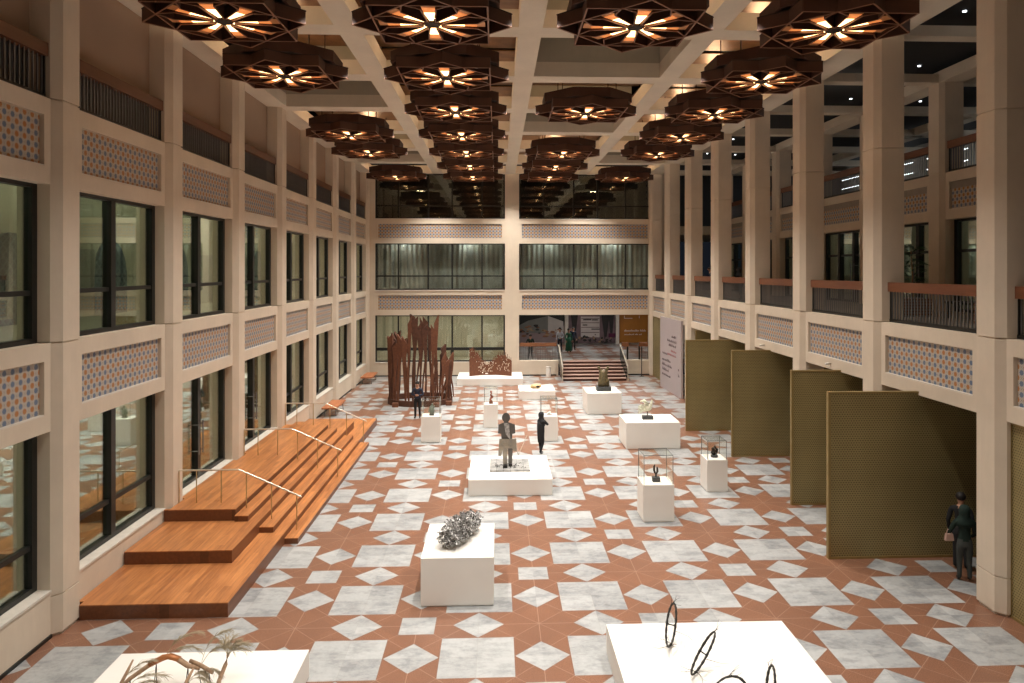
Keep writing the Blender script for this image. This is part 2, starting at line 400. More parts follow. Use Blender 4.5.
wn = 1
for k in range(-3, 7):
    y0, y1 = BAY(k)+.45, BAY(k+1)-.45
    spandrel('spandrel', -1, y0, y1, 4.12, FL2); spandrel('spandrel', -1, y0, y1, 9.05, FL3)
    sill = MB(); sill.box(XL-.55, XL-.15, y0, y1, 0, .90); o = struct(sill.build('low_wall', 'concrete'))
    MB().box(XL-.55, XL-.13, y0, y1, .90, .95).build('ledge', 'ledge', o)
    struct(box('baseboard_left', (XL-.15, XL-.12, y0, y1, 0, .07), 'black'))
    door = k in (1, 2)
    mid = y0+1.95
    window_y('window_%d' % wn, XL-.5, y0, y1, .95, 4.12, [mid], None if door else 1.85, door=door, gmat='lowglass'); wn += 1
    window_y('window_%d' % wn, XL-.5, y0, y1, FL2, 9.05, [mid], 6.88); wn += 1
    # level 3: blind
    struct(box('wall_left_upper', (XL-.66, XL-.56, y0, y1, FL3+.95, CE), 'blind')); struct(box('wall_left_upper', (XL-.66, XL-.58, y0, y1, FL3, FL3+.95), 'bluegrey'))
    t = MB(); t.box(XL-.55, XL-.52, y0+.02, y0+.05, FL3, CE); struct(t.build('trim_1', 'black'))
# corridor behind the left wall
for z in (FL2, FL3):
    struct(box('corridor_floor_slab', (-12.9, XL-.62, -6, YB, z-.5, z), 'cream'))
struct(box('corridor_ceiling_slab', (-12.9, XL-.62, -6, YB, CE-.2, CE+.3), 'cream'))
for k in range(-2, 8):
    # arches with blue lattice on the corridor's far wall, upper floor
    m = MB(); yc = BAY(k)-.6; pts = [(1.0*cos(t*pi/14), 1.25*sin(t*pi/14)) for t in range(15)]
    poly = [(yc-1.0, FL2)]+[(yc-px, FL2+1.5+pz) for px, pz in pts[::-1]][::-1][::-1]+[(yc+1.0, FL2)]
    poly = [(yc+1.0, FL2)]+[(yc+px, FL2+1.2+pz) for px, pz in pts]+[(yc-1.0, FL2)]
    n0 = [(-12.88, y, z) for y, z in poly]; n1 = [(-12.80, y, z) for y, z in poly]
    m.loft([n0, n1]); o = struct(m.build('window_arch', 'arch'))
    m = MB()
    for a, b in ((0, 1.0), (1.0, 2.0)):
        m.box(-12.86, -12.82, BAY(k)+1.5+a+.05, BAY(k)+1.5+b-.05, FL2, FL2+2.1)
    struct(m.build('door_panel', 'galwall'))
    m = MB(); m.box(-12.9, -12.5, BAY(k)-2.4, BAY(k)-1.9, 0, 4.9); struct(m.build('column', 'cream'))
for z in (5.3, 10.2):
    for k in range(-2, 8, 1):
        for dx in (-11.8, -10.6):
            o = MB().box(dx-.03, dx+.03, BAY(k)-1.9, BAY(k)+1.9, z-.06, z).build('strip_light', 'white_emit')
            struct(o)

# ---- back wall
m = MB()
for x0, x1 in ((XL-1.5, -8.37), (.55, 1.52), (10.72, XR+1.2)):
    m.box(x0, x1, YB, YB+.5, 0, CE+.5)
struct(m.build('wall_back', 'concrete'))
def spandrel_x(x0, x1, z0, z1):
    pa, pb, qa, qb = x0+.20, x1-.20, z0+.36, z1-.36
    m = MB()
    for b in ((x0, x1, z0, qa), (x0, x1, qb, z1), (x0, pa, qa, qb), (pb, x1, qa, qb)): m.box(b[0], b[1], YB+.02, YB+.5, b[2], b[3])
    m.box(pa, pb, YB+.12, YB+.5, qa, qb)
    o = struct(m.build('spandrel', 'concrete'))
    MB().box(pa+.02, pb-.02, YB+.10, YB+.12, qa+.02, qb-.02).build('tile_panel', 'tile_x', o)
    MB().box(x0, x1, YB-.02, YB+.02, z1-.05, z1).build('ledge', 'ledge', o)
def window_x(name, x0, x1, z0, z1, mull, trans):
    root = sroot(name); yg = YB+.25; f = MB()
    f.box(x0, x1, yg-.07, yg+.07, z0, z0+.09); f.box(x0, x1, yg-.07, yg+.07, z1-.07, z1)
    f.box(x0, x0+.1, yg-.07, yg+.07, z0+.09, z1-.07); f.box(x1-.1, x1, yg-.07, yg+.07, z0+.09, z1-.07)
    for x in mull: f.box(x-.05, x+.05, yg-.07, yg+.07, z0+.09, z1-.07)
    tt = .10 if z0 < 2 else .045; f.box(x0+.1, x1-.1, yg-.06, yg+.06, trans-tt, trans+tt)
    if z0 < 2:
        for x in (mull[2],): f.box(x-.11, x+.11, yg-.08, yg+.08, z0+.09, trans)
    f.build('frame', 'black', root)
    xs = [x0+.1]+list(mull)+[x1-.1]
    for a, b in zip(xs, xs[1:]): MB().box(a, b, yg-.012, yg+.012, z0+.09, z1-.07).build('pane', 'backglass', root)
for z0, z1, tr in ((.98, 4.20, 1.86), (5.94, 9.15, 6.90), (10.86, CE, 11.75)):
    window_x('window_%d' % wn, -8.37, .55, z0, z1, (-6.8, -4.75, -3.1, -1.04), tr); wn += 1
    if z0 > 2: window_x('window_%d' % wn, 1.52, 10.72, z0, z1, (3.25, 5.34, 7.0, 8.97), tr); wn += 1
for x0, x1 in ((-8.37, .55), (1.52, 10.72)):
    spandrel_x(x0, x1, 4.20, 5.94); spandrel_x(x0, x1, 9.15, 10.86)
o = MB(); o.box(-8.37, .55, YB+.02, YB+.5, 0, .93); o = struct(o.build('low_wall', 'concrete')); MB().box(-8.37, .55, YB, YB+.4, .93, .98).build('ledge', 'ledge', o)
m = MB(); m.box(1.52, 4.25, YB+.02, YB+.5, 0, 1.03); m.box(8.6, 10.72, YB+.02, YB+.5, 0, 1.03); struct(m.build('low_wall', 'concrete'))
struct(box('baseboard_back', (-8.7, 4.1, YB-.03, YB, 0, .08), 'black')); struct(box('baseboard_back', (8.75, 10.7, YB-.03, YB, 0, .08), 'black'))
# rooms behind the back wall
struct(box('floor_back_room', (-12, 1.0, YB+.5, 57, -.3, .5), 'cream'))
struct(box('wall_back_room', (-12, 1.2, 57, 57.2, -.3, 5.3), 'cream'))
struct(box('partition', (1.0, 1.2, YB+.5, 57, -.3, 5.3), 'cream'))
struct(box('slab_back_room', (-12, 24, YB+.5, 64, 4.75, 5.5), 'cream')); struct(box('slab_back_room', (-12, 24, YB+.5, 64, 9.8, 10.4), 'cream'))
struct(box('wall_back_upper', (-12, 24, 54.5, 54.7, 10.4, 16.6), 'bluegrey'))
for x in (-6.5, -3.6, -.8): light('back_room_fill', 'AREA', (x, 53.6, 4.6), 80, (1, .96, .86), size=1.2)  # added fill, brightens the room beyond what its strips give
for x in (-6.5, -2, 3.5, 8.0): light('curtain_fill', 'AREA', (x, 50.95, 9.7), 26, (.9, 1, .97), size=.2)  # added fill lights, out of view, to brighten the curtains
# curtains behind the middle windows
for x0, x1 in ((-8.3, .5), (1.6, 10.7)):
    m = MB(); nseg = 150; y0 = YB+.95
    pts = [(x0+(x1-x0)*i/nseg, y0+.05*sin(i*1.1)+.03*sin(i*.37)) for i in range(nseg+1)]
    for a, b in zip(pts, pts[1:]): m.quad((*a, 5.5), (*b, 5.5), (*b, 9.8), (*a, 9.8))
    for a, b in zip(pts, pts[1:]): m.quad((a[0], a[1]+.02, 9.8), (b[0], b[1]+.02, 9.8), (b[0], b[1]+.02, 5.5), (a[0], a[1]+.02, 5.5))
    tag(m.build('curtain', 'curtain'), 'pale grey-green curtain behind the middle-floor back windows, ' + ('left of' if x0 < 0 else 'right of')+' the centre pier', 'curtain')
for x in (-6.5, -3.6, -.8):
    struct(box('strip_light', (x-.7, x+.7, 53.0, 53.15, 4.66, 4.74), 'white_emit'))
for x in (-6.5, -1.0, 3.5, 8.0):
    struct(box('strip_light', (x-1.2, x+1.2, 50.86, 50.92, 9.72, 9.78), 'white_emit'))  # unseen strips added over the curtains to light them

# ---- ceiling grid
EMPTY = {(0, 2), (2, 1), (2, 3), (0, 5), (3, 5)}
CX = [BX-7.5, BX-2.5, BX+2.5, BX+7.5]
for x in (BX-5, BX, BX+5):
    struct(box('ceiling_beam', (x-.33, x+.33, -6, YB, CE, CE+.52), 'ceilc'))
struct(box('ceiling_beam', (XL-.7, XL+.22, -6, YB, CE, CE+.52), 'ceilc')); struct(box('ceiling_beam', (XR-.22, XR+.8, -6, YB, CE, CE+.52), 'ceilc'))
for k in range(-3, 8):
    yc = BAY(k)-.1
    m = MB(); xs = [XL+.22, BX-5.33, BX-4.67, BX-.33, BX+.33, BX+4.67, BX+5.33, XR-.22]
    for a, b in zip(xs[::2], xs[1::2]): m.box(a, b, yc-.42, yc+.42, CE+.002, CE+.5)
    struct(m.build('ceiling_beam', 'ceilc'))
lim = [(XL+.22, BX-5.33), (BX-4.67, BX-.33), (BX+.33, BX+4.67), (BX+5.33, XR-.22)]
for k in range(-3, 7):
    for c in range(4):
        x0, x1 = lim[c]; y0, y1 = BAY(k)+.32, BAY(k+1)-.52
        if (c, k) in EMPTY:
            m = MB(); m.box(x0-.05, x1+.05, y0-.05, y1+.05, 15.6, 15.7)
            m.box(x0-.1, x0, y0-.1, y1+.1, CE+.5, 15.65); m.box(x1, x1+.1, y0-.1, y1+.1, CE+.5, 15.65)
            m.box(x0, x1, y0-.1, y0, CE+.5, 15.65); m.box(x0, x1, y1, y1+.1, CE+.5, 15.65)
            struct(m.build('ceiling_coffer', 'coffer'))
        else:
            m = MB(); m.box(x0-.3, x1+.3, y0-.25, y1+.25, 14.98, 15.02); o = struct(m.build('ceiling_panel', 'bronze_ceiling'))

# ================================================================== CHANDELIERS
def chandelier():
    root = empty('chandelier', (0, 0, 0)); z0, z1, z2 = -.0, .33, .66     # local: bottom at 0
    def fin(m, a, b, za, zb, t=.035):
        a = Vector((*a, 0)); b = Vector((*b, 0)); d = (b-a).normalized(); nrm = Vector((-d.y, d.x, 0))*t/2
        m.hexa([tuple((a-nrm).xy), tuple((b-nrm).xy), tuple((b+nrm).xy), tuple((a+nrm).xy)], za, zb)
    P = lambda r, deg: (r*cos(radians(deg)), r*sin(radians(deg)))
    s = MB()                                   # octagram skirt
    for base in (45, 0):
        for q in range(4): fin(s, P(1.93, base+90*q), P(1.93, base+90*(q+1)), z0, z1)
    so_ = s.build('star_skirt', 'brown_fin', root)
    d = MB(); oc = [P(1.78, 22.5+45*i) for i in range(8)]; oc2 = [P(1.70, 22.5+45*i) for i in range(8)]
    for i in range(8):
        a, b, c, e = oc[i], oc[(i+1) % 8], oc2[(i+1) % 8], oc2[i]; d.hexa([a, b, c, e], z1, z2)
    d.build('drum', 'brown_metal', root)
    t = MB(); t.hexa(oc2, z2-.05, z2-.02); t.build('top_plate', 'very_dark', root)
    e = MB()
    for base in (45, 0):
        for q in range(4): fin(e, P(1.93, base+90*q), P(1.93, base+90*(q+1)), z0-.012+.002*(base > 0), z0, .04)
    for i in range(8):
        c = 22.5+45*i; p0 = P(.24, c); p1 = P(1.12, c-13.5); p2 = P(1.50, c); p3 = P(1.12, c+13.5)
        for a, q in ((p0, p1), (p1, p2), (p2, p3), (p3, p0)): fin(e, a, q, z0-.004, z0+.01, .034)
    e.build('lit_edge_strip', 'lit_edge', so_)  # strips added so the fin undersides look lit from below
    b = MB(); star = []
    for i in range(8): star += [P(1.96, 45*i), P(1.50, 22.5+45*i)]
    b.hexa(star, z1-.03, z1-.005); b.build('cell_backing', 'very_dark', root)
    kt = MB()
    for i in range(8):
        c = 22.5+45*i; p0 = P(.24, c); p1 = P(1.12, c-13.5); p2 = P(1.50, c); p3 = P(1.12, c+13.5)
        for a, q in ((p0, p1), (p1, p2), (p2, p3), (p3, p0)): fin(kt, a, q, z0+.01, z1-.03, .03)
    kt.build('kite_lattice', 'brown_fin', root)
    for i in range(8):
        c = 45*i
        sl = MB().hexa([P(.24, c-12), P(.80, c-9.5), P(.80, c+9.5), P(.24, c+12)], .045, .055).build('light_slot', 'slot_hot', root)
        MB().hexa([P(.80, c-9.5), P(1.10, c-9), P(1.10, c+9), P(.80, c+9.5)], .045, .055).build('outer_glow', 'slot_fade', sl)  # dim glowing wedge paints the reflected fade past the bright slot
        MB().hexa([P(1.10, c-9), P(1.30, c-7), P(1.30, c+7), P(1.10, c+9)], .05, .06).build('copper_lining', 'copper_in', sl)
    l = MB(); l.hexa([P(.09, 45*i) for i in range(8)], .122, .165); lo = l.build('lamp', 'lamp', root)
    cp = MB(); cp.hexa([P(.20, 45*i+22.5) for i in range(8)], .01, .12); cp.build('lamp_cap', 'very_dark', lo)
    u = MB(); u.hexa([P(.35, 45*i+22.5) for i in range(8)], z2-.02, z2+.03); u.build('uplight', 'uplamp', root)
    for dx, dy in ((1.0, 1.0), (-1.0, 1.0), (1.0, -1.0), (-1.0, -1.0)):
        MB().tube([(dx, dy, z2-.03), (dx, dy, 14.98-13.3)], .018, 6).build('suspension_rod', 'brown_metal', root)
    return root
first = chandelier(); index_tree(first)
used = False
rows = ['leftmost row', 'second row from left wall', 'third row from left wall', 'rightmost row']
for c in range(4):
    n_ = 0
    for k in range(0, 7):
        if (c, k) in EMPTY: continue
        o = first if not used else copy_tree(first); used = True
        loc = (CX[c], BAY(k)+2.5, 13.30); o.location = loc
        tag(o, 'dark brown star chandelier, %s, %s from the camera' % (rows[c], ORD[n_]), 'chandelier', 'star chandeliers under the coffered ceiling')
        n_ += 1
        light('chandelier_uplight', 'POINT', (loc[0], loc[1], 14.12), 105, (1, .72, .45), shadow_soft_size=.3)

# ================================================================== RIGHT GALLERY
XG = XR+5.0     # inner column faces
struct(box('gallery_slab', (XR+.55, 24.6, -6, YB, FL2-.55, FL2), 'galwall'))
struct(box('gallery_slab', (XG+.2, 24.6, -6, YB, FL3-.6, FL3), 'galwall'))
struct(box('gallery_ceiling', (XR+.8, 24.6, -6, YB, 14.6, 14.7), 'darkvoid'))
struct(box('ceiling_beam', (XG, XG+.8, -6, YB, CE, CE+.4), 'ceilc')); struct(box('ceiling_beam', (XG+5, XG+5.6, -6, YB, CE, CE+.4), 'ceilc'))
struct(box('wall_gallery_rear', (XG+5.2, XG+5.4, -6, YB, FL2, FL3-.6), 'cream'))
struct(box('wall_gallery_ground', (XG-.4, XG-.2, -6, YB, 0, FL2-.55), 'perf'))
for k in range(-3, 8):
    yc = BAY(k)
    struct(box('ceiling_beam', (XR+.8, 24.6, yc-.3, yc+.2, CE, CE+.3), 'ceilc'))
    m = MB(); c = .14
    p = [(XG, yc-.45+c), (XG, yc+.45-c), (XG+c, yc+.45), (XG+.8, yc+.45), (XG+.8, yc-.45), (XG+c, yc-.45)]
    rg = []
    for z, i in ((FL2, 0), (FL3-.02, 0), (FL3-.01, .02), (FL3+.01, .02), (FL3+.02, 0), (CE, 0)):
        rg.append([(x+(i if x < XG+.1 else 0), y, z) for x, y in p])
    m.loft(rg); struct(m.build('column', 'concrete'))
    if k < 7:
        y0, y1 = yc+.45, BAY(k+1)-.45
        spandrel('spandrel', 1, y0, y1, 4.14, FL2)
        spandrel('spandrel', 1, y0, y1, 9.10, FL3, xi=XG+.15)
        window_y('window_%d' % wn, XG+.55, y0, y1, FL2, 9.10, [y0+1.3, y0+2.7], 8.0, side=1, door=(k in (0, 1, 2, 3, 4))); wn += 1
        for (x, y) in ((13.1, yc+4.5), (15.0, yc+4.9), (18.2, yc+.2), (19.8, yc+2.7)):
            struct(MB().hexa([(x+.055*cos(t*pi/4), y+.055*sin(t*pi/4)) for t in range(8)], 14.57, 14.60).build('downlight', 'cool_emit'))
        for (x, y) in ((18.5, yc+1.5), (18.5, yc+3.5)):
            struct(MB().hexa([(x+.055*cos(t*pi/4), y+.055*sin(t*pi/4)) for t in range(8)], 10.12, 10.15).build('downlight', 'cool_emit'))
        light('gallery_room_light', 'POINT', (18.4, yc+2.5, 9.6), 14, (.95, 1, .95), shadow_soft_size=.3)
        if k % 2 == 0:
            light('gallery_dim_light', 'POINT', (13.5, yc+2.5, 13.9), 8, (1, .9, .8), shadow_soft_size=.3)
            light('upper_gallery_light', 'POINT', (20.5, yc+2.5, 14.0), 7, (.8, .9, 1), shadow_soft_size=.3)
for k in range(0, 7):
    for z in (12.2, 12.9, 13.5):
        struct(box('strip_light', (23.9, 23.96, BAY(k)+.6, BAY(k)+4.2, z, z+.03), 'cool_emit'))

def balustrade(kind):
    root = empty('balustrade', (0, 0, 0)); L = 4.1
    MB().box(-.09, .09, 0, L, .85, 1.11).build('handrail', 'railwood', root)
    MB().box(-.04, .04, 0, L, 0, .09).build('bottom_rail', 'black', root)
    b0 = None
    n = 30
    for i in range(n):
        y = .08+(L-.16)*i/(n-1)
        if b0 is None:
            b0 = MB().box(-.014, .014, -.014, .014, .09, .86).build('baluster', 'steel', root); b0.location = (0, y, 0)
        else:
            c = b0.copy(); COL.objects.link(c); c.parent = root; c.location = (0, y, 0)
    for yy in (.02, L-.02):
        MB().box(-.03, .03, yy-.02, yy+.02, 0, .86).build('end_post', 'black', root)
    return root
bal = balustrade(0); index_tree(bal); used = False
for nm, x, z, ks in (('upper left wall in front of the blinds', XL-.28, FL3, range(-1, 7)), ('right gallery edge above the gold screens', XR+.42, FL2, range(-1, 7)), ('upper inner gallery on the right', XG+.3, FL3, range(-1, 7))):
    for j, k in enumerate(ks):
        o = bal if not used else copy_tree(bal); used = True
        o.location = (x, BAY(k)+.45, z)
        tag(o, 'wooden-railed balustrade, %s, %s bay from camera' % (nm, ORD[j]), 'railing', 'balustrades, ' + nm)

# ================================================================== WOODEN STEPS
YC = 25.15
plat = empty('stepped_platform', (-7.1, YC, 0), 0, 'wide orange-brown timber stepped platform leading up to the left doors', 'stage')
PW = XL-.128+7.1
def lev(name, x1, y0, y1, z0, z1, x0=PW, mat='deck'):
    m = MB(); bs = [(x0, x1, y0, y1)]
    if x0 == PW:
        xw = XL+7.1+.002; bs = [(xw, x1, y0, y1)]
        for k in range(0, 5):
            a, b = max(y0, BAY(k)+.452), min(y1, BAY(k+1)-.452)
            if b > a: bs.append((PW+.002, xw, a, b))
    for q in bs:
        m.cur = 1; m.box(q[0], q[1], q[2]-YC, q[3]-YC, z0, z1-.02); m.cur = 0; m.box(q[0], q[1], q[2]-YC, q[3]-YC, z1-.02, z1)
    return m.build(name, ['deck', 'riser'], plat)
lev('lower_platform', 7.1-5.68, 15.62, 34.68, 0, .31)
lev('middle_platform', 7.1-6.35, 17.72, 32.58, .31, .62)
lev('top_landing', 7.1-7.0, 19.80, 30.5, .62, .93)
lev('step', 7.1-5.33, 19.72, 30.55, 0, .155, 7.1-5.68)
lev('step', 7.1-5.98, 19.72, 30.55, .31, .465, 7.1-6.35)
lev('step', 7.1-6.65, 19.72, 30.55, .62, .775, 7.1-7.0)
for nm, y in (('nearest the camera end', 20.35), ('in the middle of the platform', 25.5), ('at the far end of the platform', 30.38)):
    r = empty('handrail', (0, y, 0), 0, 'thin brass-posted handrail with glass-like rods on the timber steps, '+nm, 'handrail', 'handrails on the timber steps')
    r['label'] = 'slender brass-posted handrail running down the timber steps, ' + nm
    MB().tube([(-8.72, 0, 1.83), (-7.1, 0, 1.83), (-5.40, 0, 1.06)], .024, 8).build('rail', 'railtop', r)
    def zt(x): return 1.83 if x < -7.1 else 1.83-(x+7.1)*.453
    for x, z in ((-8.72, .93), (-8.25, .93), (-7.58, .93), (-6.9, .775), (-6.22, .465), (-5.53, .155)):
        MB().tube([(x, 0, z), (x, 0, zt(x))], .016, 6).build('post', 'brass', r)

# benches by the left wall
for nm, y0 in (('just beyond the timber steps', 36.5), ('in the far left corner', 46.8)):
    b = empty('bench', (-8.35, y0+1.15, 0), 0, 'low slatted orange wood bench against the left wall, ' + nm, 'bench', 'orange wood benches')
    MB().box(-.36, .36, -1.15, 1.15, .40, .47).build('seat', 'benchwood', b)
    for sy in (-.85, .85):
        m = MB(); m.tube([(-.3, sy, 0), (-.25, sy, .40)], .02, 6); m.tube([(.3, sy, 0), (.25, sy, .40)], .02, 6); m.tube([(-.3, sy, .03), (.3, sy, .03)], .015, 6)
        m.build('leg_frame', 'greymetal', b)

# ================================================================== GOLD SCREENS
def screen(x0, x1, y, h, label, rot=0):
    r = empty('gold_screen', (x0, y, 0), rot, label, 'partition screen', 'perforated gold screens on the right')
    L = x1-x0
    MB().box(.06, L-.06, -.035, .035, .06, h-.05).build('perforated_panel', 'perf', r)
    m = MB(); m.box(0, .06, -.06, .06, 0, h); m.box(L-.06, L, -.06, .06, 0, h); m.box(.06, L-.06, -.06, .06, 0, .06); m.box(.06, L-.06, -.06, .06, h-.05, h)
    m.build('edge_frame', 'screen_edge', r); return r
screen(8.39, 14.2, 18.15, 4.24, 'perforated gold screen standing nearest the camera, with two dark-clad visitors in front')
screen(9.17, 14.2, 22.35, 4.20, 'perforated gold screen second from the camera, half hidden behind the nearest one')
screen(9.20, 14.2, 28.2, 4.18, 'perforated gold screen third from the camera, right of the smallest glass case')
screen(8.59, 14.2, 32.82, 4.14, 'perforated gold screen farthest from the camera, beside the lilac text board')
screen(10.6, 14.2, 38.5, 4.10, 'perforated gold screen mostly hidden behind the lilac text board', 0)
screen(XR+.3, XR+4.4, 10.85, 4.12, 'perforated gold screen closing the near bay at the right edge', pi/2)
screen(XR+.25, XR+4.3, 45.85, 4.12, 'perforated gold screen closing the bay in the far right corner', pi/2)

# lilac board with lettering, along the right wall
bd = empty('text_board', (10.44, 40.9, 0), 0, 'tall lilac-grey exhibition text board leaning along the right wall', 'sign board')
bd['label'] = 'tall lilac-grey exhibition text board standing between right-hand columns'
MB().hexa([(0, 0), (.12, 0), (-.03, 4.6), (-.15, 4.6)], 0, 4.40).build('board', 'lilac', bd); board_o = bd.children[0]
def bars(y, z, h, w, mat, name='lettering'):
    # tiny illegible lines of lettering: a row of short strokes
    m = MB(); t = 0; rr = random.Random(int(y*100+z*7))
    while t < w:
        l = rr.uniform(.10, .32); l = min(l, w-t)
        ya = y+w-t; yb = y+w-t-l
        for q in range(max(1, int(l/.05))):
            yy = ya-q*.05; hh = h*rr.choice((.6, .6, 1.0))
            m.box(-.012-yy/4.6*.15-.0-.004, -.0-yy/4.6*.15+.01, yy-.032, yy, z, z+hh)
        t += l+.07
    m.build(name, mat, board_o)
for a in ((.95, 3.30, .14, 1.0, 'ink'), (.95, 3.02, .14, 1.9, 'ink'), (.95, 2.76, .14, 1.6, 'ink'), (.95, 2.45, .12, 1.1, 'pinkink'), (.95, 2.2, .12, 1.9, 'pinkink'),
          (2.9, 2.15, .12, 1.1, 'ink'), (2.2, 1.75, .16, 1.9, 'ink'), (1.9, 1.45, .16, 2.2, 'ink'), (2.6, 1.15, .16, 1.4, 'ink'), (2.2, .85, .12, 1.9, 'ink'), (.35, 1.5, .2, .2, 'ink'), (.35, 1.15, .2, .2, 'ink')):
    bars(*a)

# ================================================================== STAIR AND LOBBY AT THE BACK
LZ = 1.04
struct(box('floor_lobby', (1.2, 24, YB+.5, 62, LZ-.3, LZ), 'floor'))
struct(box('floor_landing', (4.25, 8.6, YB-.1, YB+.6, LZ-.2, LZ-.001), 'floor'))
struct(box('wall_lobby', (1.2, 24, 61.6, 61.8, LZ, 5), 'ledge'))
st = empty('staircase', (6.43, 49.0, 0), 0, 'wide dark brown staircase of six steps rising to the lobby', 'staircase')
for i in range(6):
    z1 = LZ*(i+1)/6.0 - .001; y0 = 47.75+i*.42
    m = MB(); m.cur = 1; m.box(-2.1, 2.1, y0-49.0, YB-49.0-.1, LZ*i/6.0, z1-.035); m.cur = 0; m.box(-2.1, 2.1, y0-.03-49.0, YB-49.0-.1, z1-.035, z1)
    m.build('step', ['tread', 'darkriser'], st)
for side, x in (('left', 4.28), ('right', 8.58)):
    h = empty('stair_handrail', (x, 47.5, 0), 0, 'dark panelled handrail with pale top on the %s flank of the back staircase' % side, 'handrail', 'back staircase handrails')
    m = MB(); y1 = YB+.1-47.5
    a = [(-.03, 0, .02), (.03, 0, .02), (.03, 0, .95), (-.03, 0, .95)]; b = [(-.03, y1, LZ), (.03, y1, LZ), (.03, y1, LZ+1.0), (-.03, y1, LZ+1.0)]
    m.loft([a, b]); m.build('panel', 'glasspanel', h)
    t = MB(); t.tube([(0, -.08, .02), (0, -.08, .98), (0, y1, LZ+1.06)], .05, 8); t.build('rail', 'railtop', h)
# rail along the lobby edge
lr = empty('lobby_railing', (1.56, YB+.35, LZ), 0, 'orange-brown topped railing with thin bars at the lobby edge, left of the staircase', 'railing')
MB().box(0, 2.60, -.07, .07, .96, 1.20).build('handrail', 'railwoodx', lr)
bb = None
for i in range(22):
    x = .06+i*.118
    if bb is None: bb = MB().box(-.013, .013, -.013, .013, 0, .96).build('baluster', 'greymetal', lr); bb.location = (x, 0, 0)
    else:
        c = bb.copy(); COL.objects.link(c); c.parent = lr; c.location = (x, 0, 0)
rg = empty('lobby_gate', (8.72, YB+.35, LZ), 0, 'dark brown railing posts at the lobby edge, right of the staircase', 'railing')
for x0, x1 in ((0, .5), (1.22, 1.95)):
    MB().box(x0, x1, -.05, .05, .92, 1.20).build('handrail', 'railwoodx', rg)
for x in (.42, 1.25, 1.9): MB().box(x-.05, x+.05, -.05, .05, 0, .92).build('post', 'black', rg)
for i in range(5):
    MB().box(1.38+i*.1, 1.40+i*.1, -.01, .01, 0, .92).build('baluster', 'greymetal', rg)
MB().box(1.86, 1.94, -.04, .04, 1.2, 1.9).build('tall_post', 'black', rg)

# printed graphics on the far lobby wall
def gpanel(name, x0, x1, z0, z1, label, base):
    r = empty(name, ((x0+x1)/2, 61.5, 0), 0, label, 'wall graphic'); MB().box(x0-(x0+x1)/2, x1-(x0+x1)/2, -.03, .03, z0, z1).build('print', base, r); return r
def cm(name, c, v=.25): M[name] = flat(name, c, .7, var=v, scale=1.3); return name
def patch(r, name, pts, mat, y=-.045):
    MB().loft([[(x, y-.01, z) for x, z in pts], [(x, y+.02, z) for x, z in pts]]).build(name, mat, r)
for a, c, v in (('pg_ground', (.30, .22, .22), .2), ('pg_sky', (.02, .022, .018), .3), ('pg_tent', (.52, .47, .44), .2), ('pg_tentg', (.19, .19, .17), .2), ('pg_rock', (.32, .14, .07), .6),
                ('pg_rock2', (.42, .27, .15), .5), ('pg_shelf', (.60, .53, .50), .2), ('pg_mauve', (.20, .13, .14), .4), ('pg_dark', (.03, .025, .025), .4), ('pg_lilac', (.48, .43, .46), .15), ('pg_magenta', (.09, .006, .04), .2)):
    cm(a, c, v)
g = gpanel('wall_graphic', 1.3, 5.72, LZ+.05, 5, 'large printed picture of a pale angular building among brown rocks on lobby wall', 'pg_ground')
patch(g, 'picture_sky', [(-2.2, 2.6), (2.2, 2.6), (2.2, 4.9), (-2.2, 4.9)], 'pg_sky', -.04)
patch(g, 'picture_building', [(-1.7, 2.0), (.8, 2.0), (.8, 3.42), (-.9, 3.02), (-1.7, 2.6)], 'pg_tentg', -.06)
patch(g, 'picture_building', [(.8, 2.0), (2.15, 2.1), (2.1, 2.95), (.8, 3.42)], 'pg_tent', -.06)
rr = random.Random(5)
for i in range(46):
    x = rr.uniform(-1.9, 1.9); z = rr.uniform(1.65, 2.3)+.45*max(0, 1-abs(x+.4)); q = rr.uniform(.06, .2)
    patch(g, 'picture_rock', [(x+q*1.5*cos(t)*rr.uniform(.7, 1.1), z+q*.6*sin(t)*rr.uniform(.7, 1.1)) for t in (0, 1, 2, 3, 4, 5)], rr.choice(('pg_rock', 'pg_rock2', 'pg_rock', 'pg_dark')), -.08-.001*i)
g2 = gpanel('wall_graphic', 6.05, 10.05, LZ+.05, 5, 'large printed picture of pale display shelves between dark mauve trees on lobby wall', 'pg_mauve')
patch(g2, 'picture_top', [(-2, 3.5), (2, 3.5), (2, 4.9), (-2, 4.9)], 'pg_dark', -.05)
patch(g2, 'picture_shelf', [(-.95, 1.6), (.65, 1.6), (.65, 3.36), (-.95, 3.36)], 'pg_shelf', -.05)
for z in (1.98, 2.42, 2.8, 3.15):
    patch(g2, 'picture_shelf_line', [(-.92, z), (.62, z), (.62, z+.06), (-.92, z+.06)], 'pg_mauve', -.065)
for x, z, q in ((-.4, 3.05, .35), (.25, 3.03, .25), (.3, 2.25, .35), (-.6, 2.6, .2)): patch(g2, 'picture_shelf_item', [(x-q, z), (x+q, z), (x+q, z+.09), (x-q, z+.09)], 'pg_dark', -.08)
for i in range(60):
    x = rr.uniform(-1.85, 1.9); z = rr.uniform(1.2, 1.55)+(.3 if -1.2 < x < .3 else 0)*rr.random(); q = rr.uniform(.05, .16)
    patch(g2, 'picture_plant', [(x+q*1.3*cos(t)*rr.uniform(.6, 1.1), z+q*sin(t)*rr.uniform(.6, 1.2)) for t in (0, 1, 2, 3, 4, 5)], rr.choice(('pg_dark', 'pg_sky', 'pg_rock2', 'pg_mauve')), -.09-.001*i)
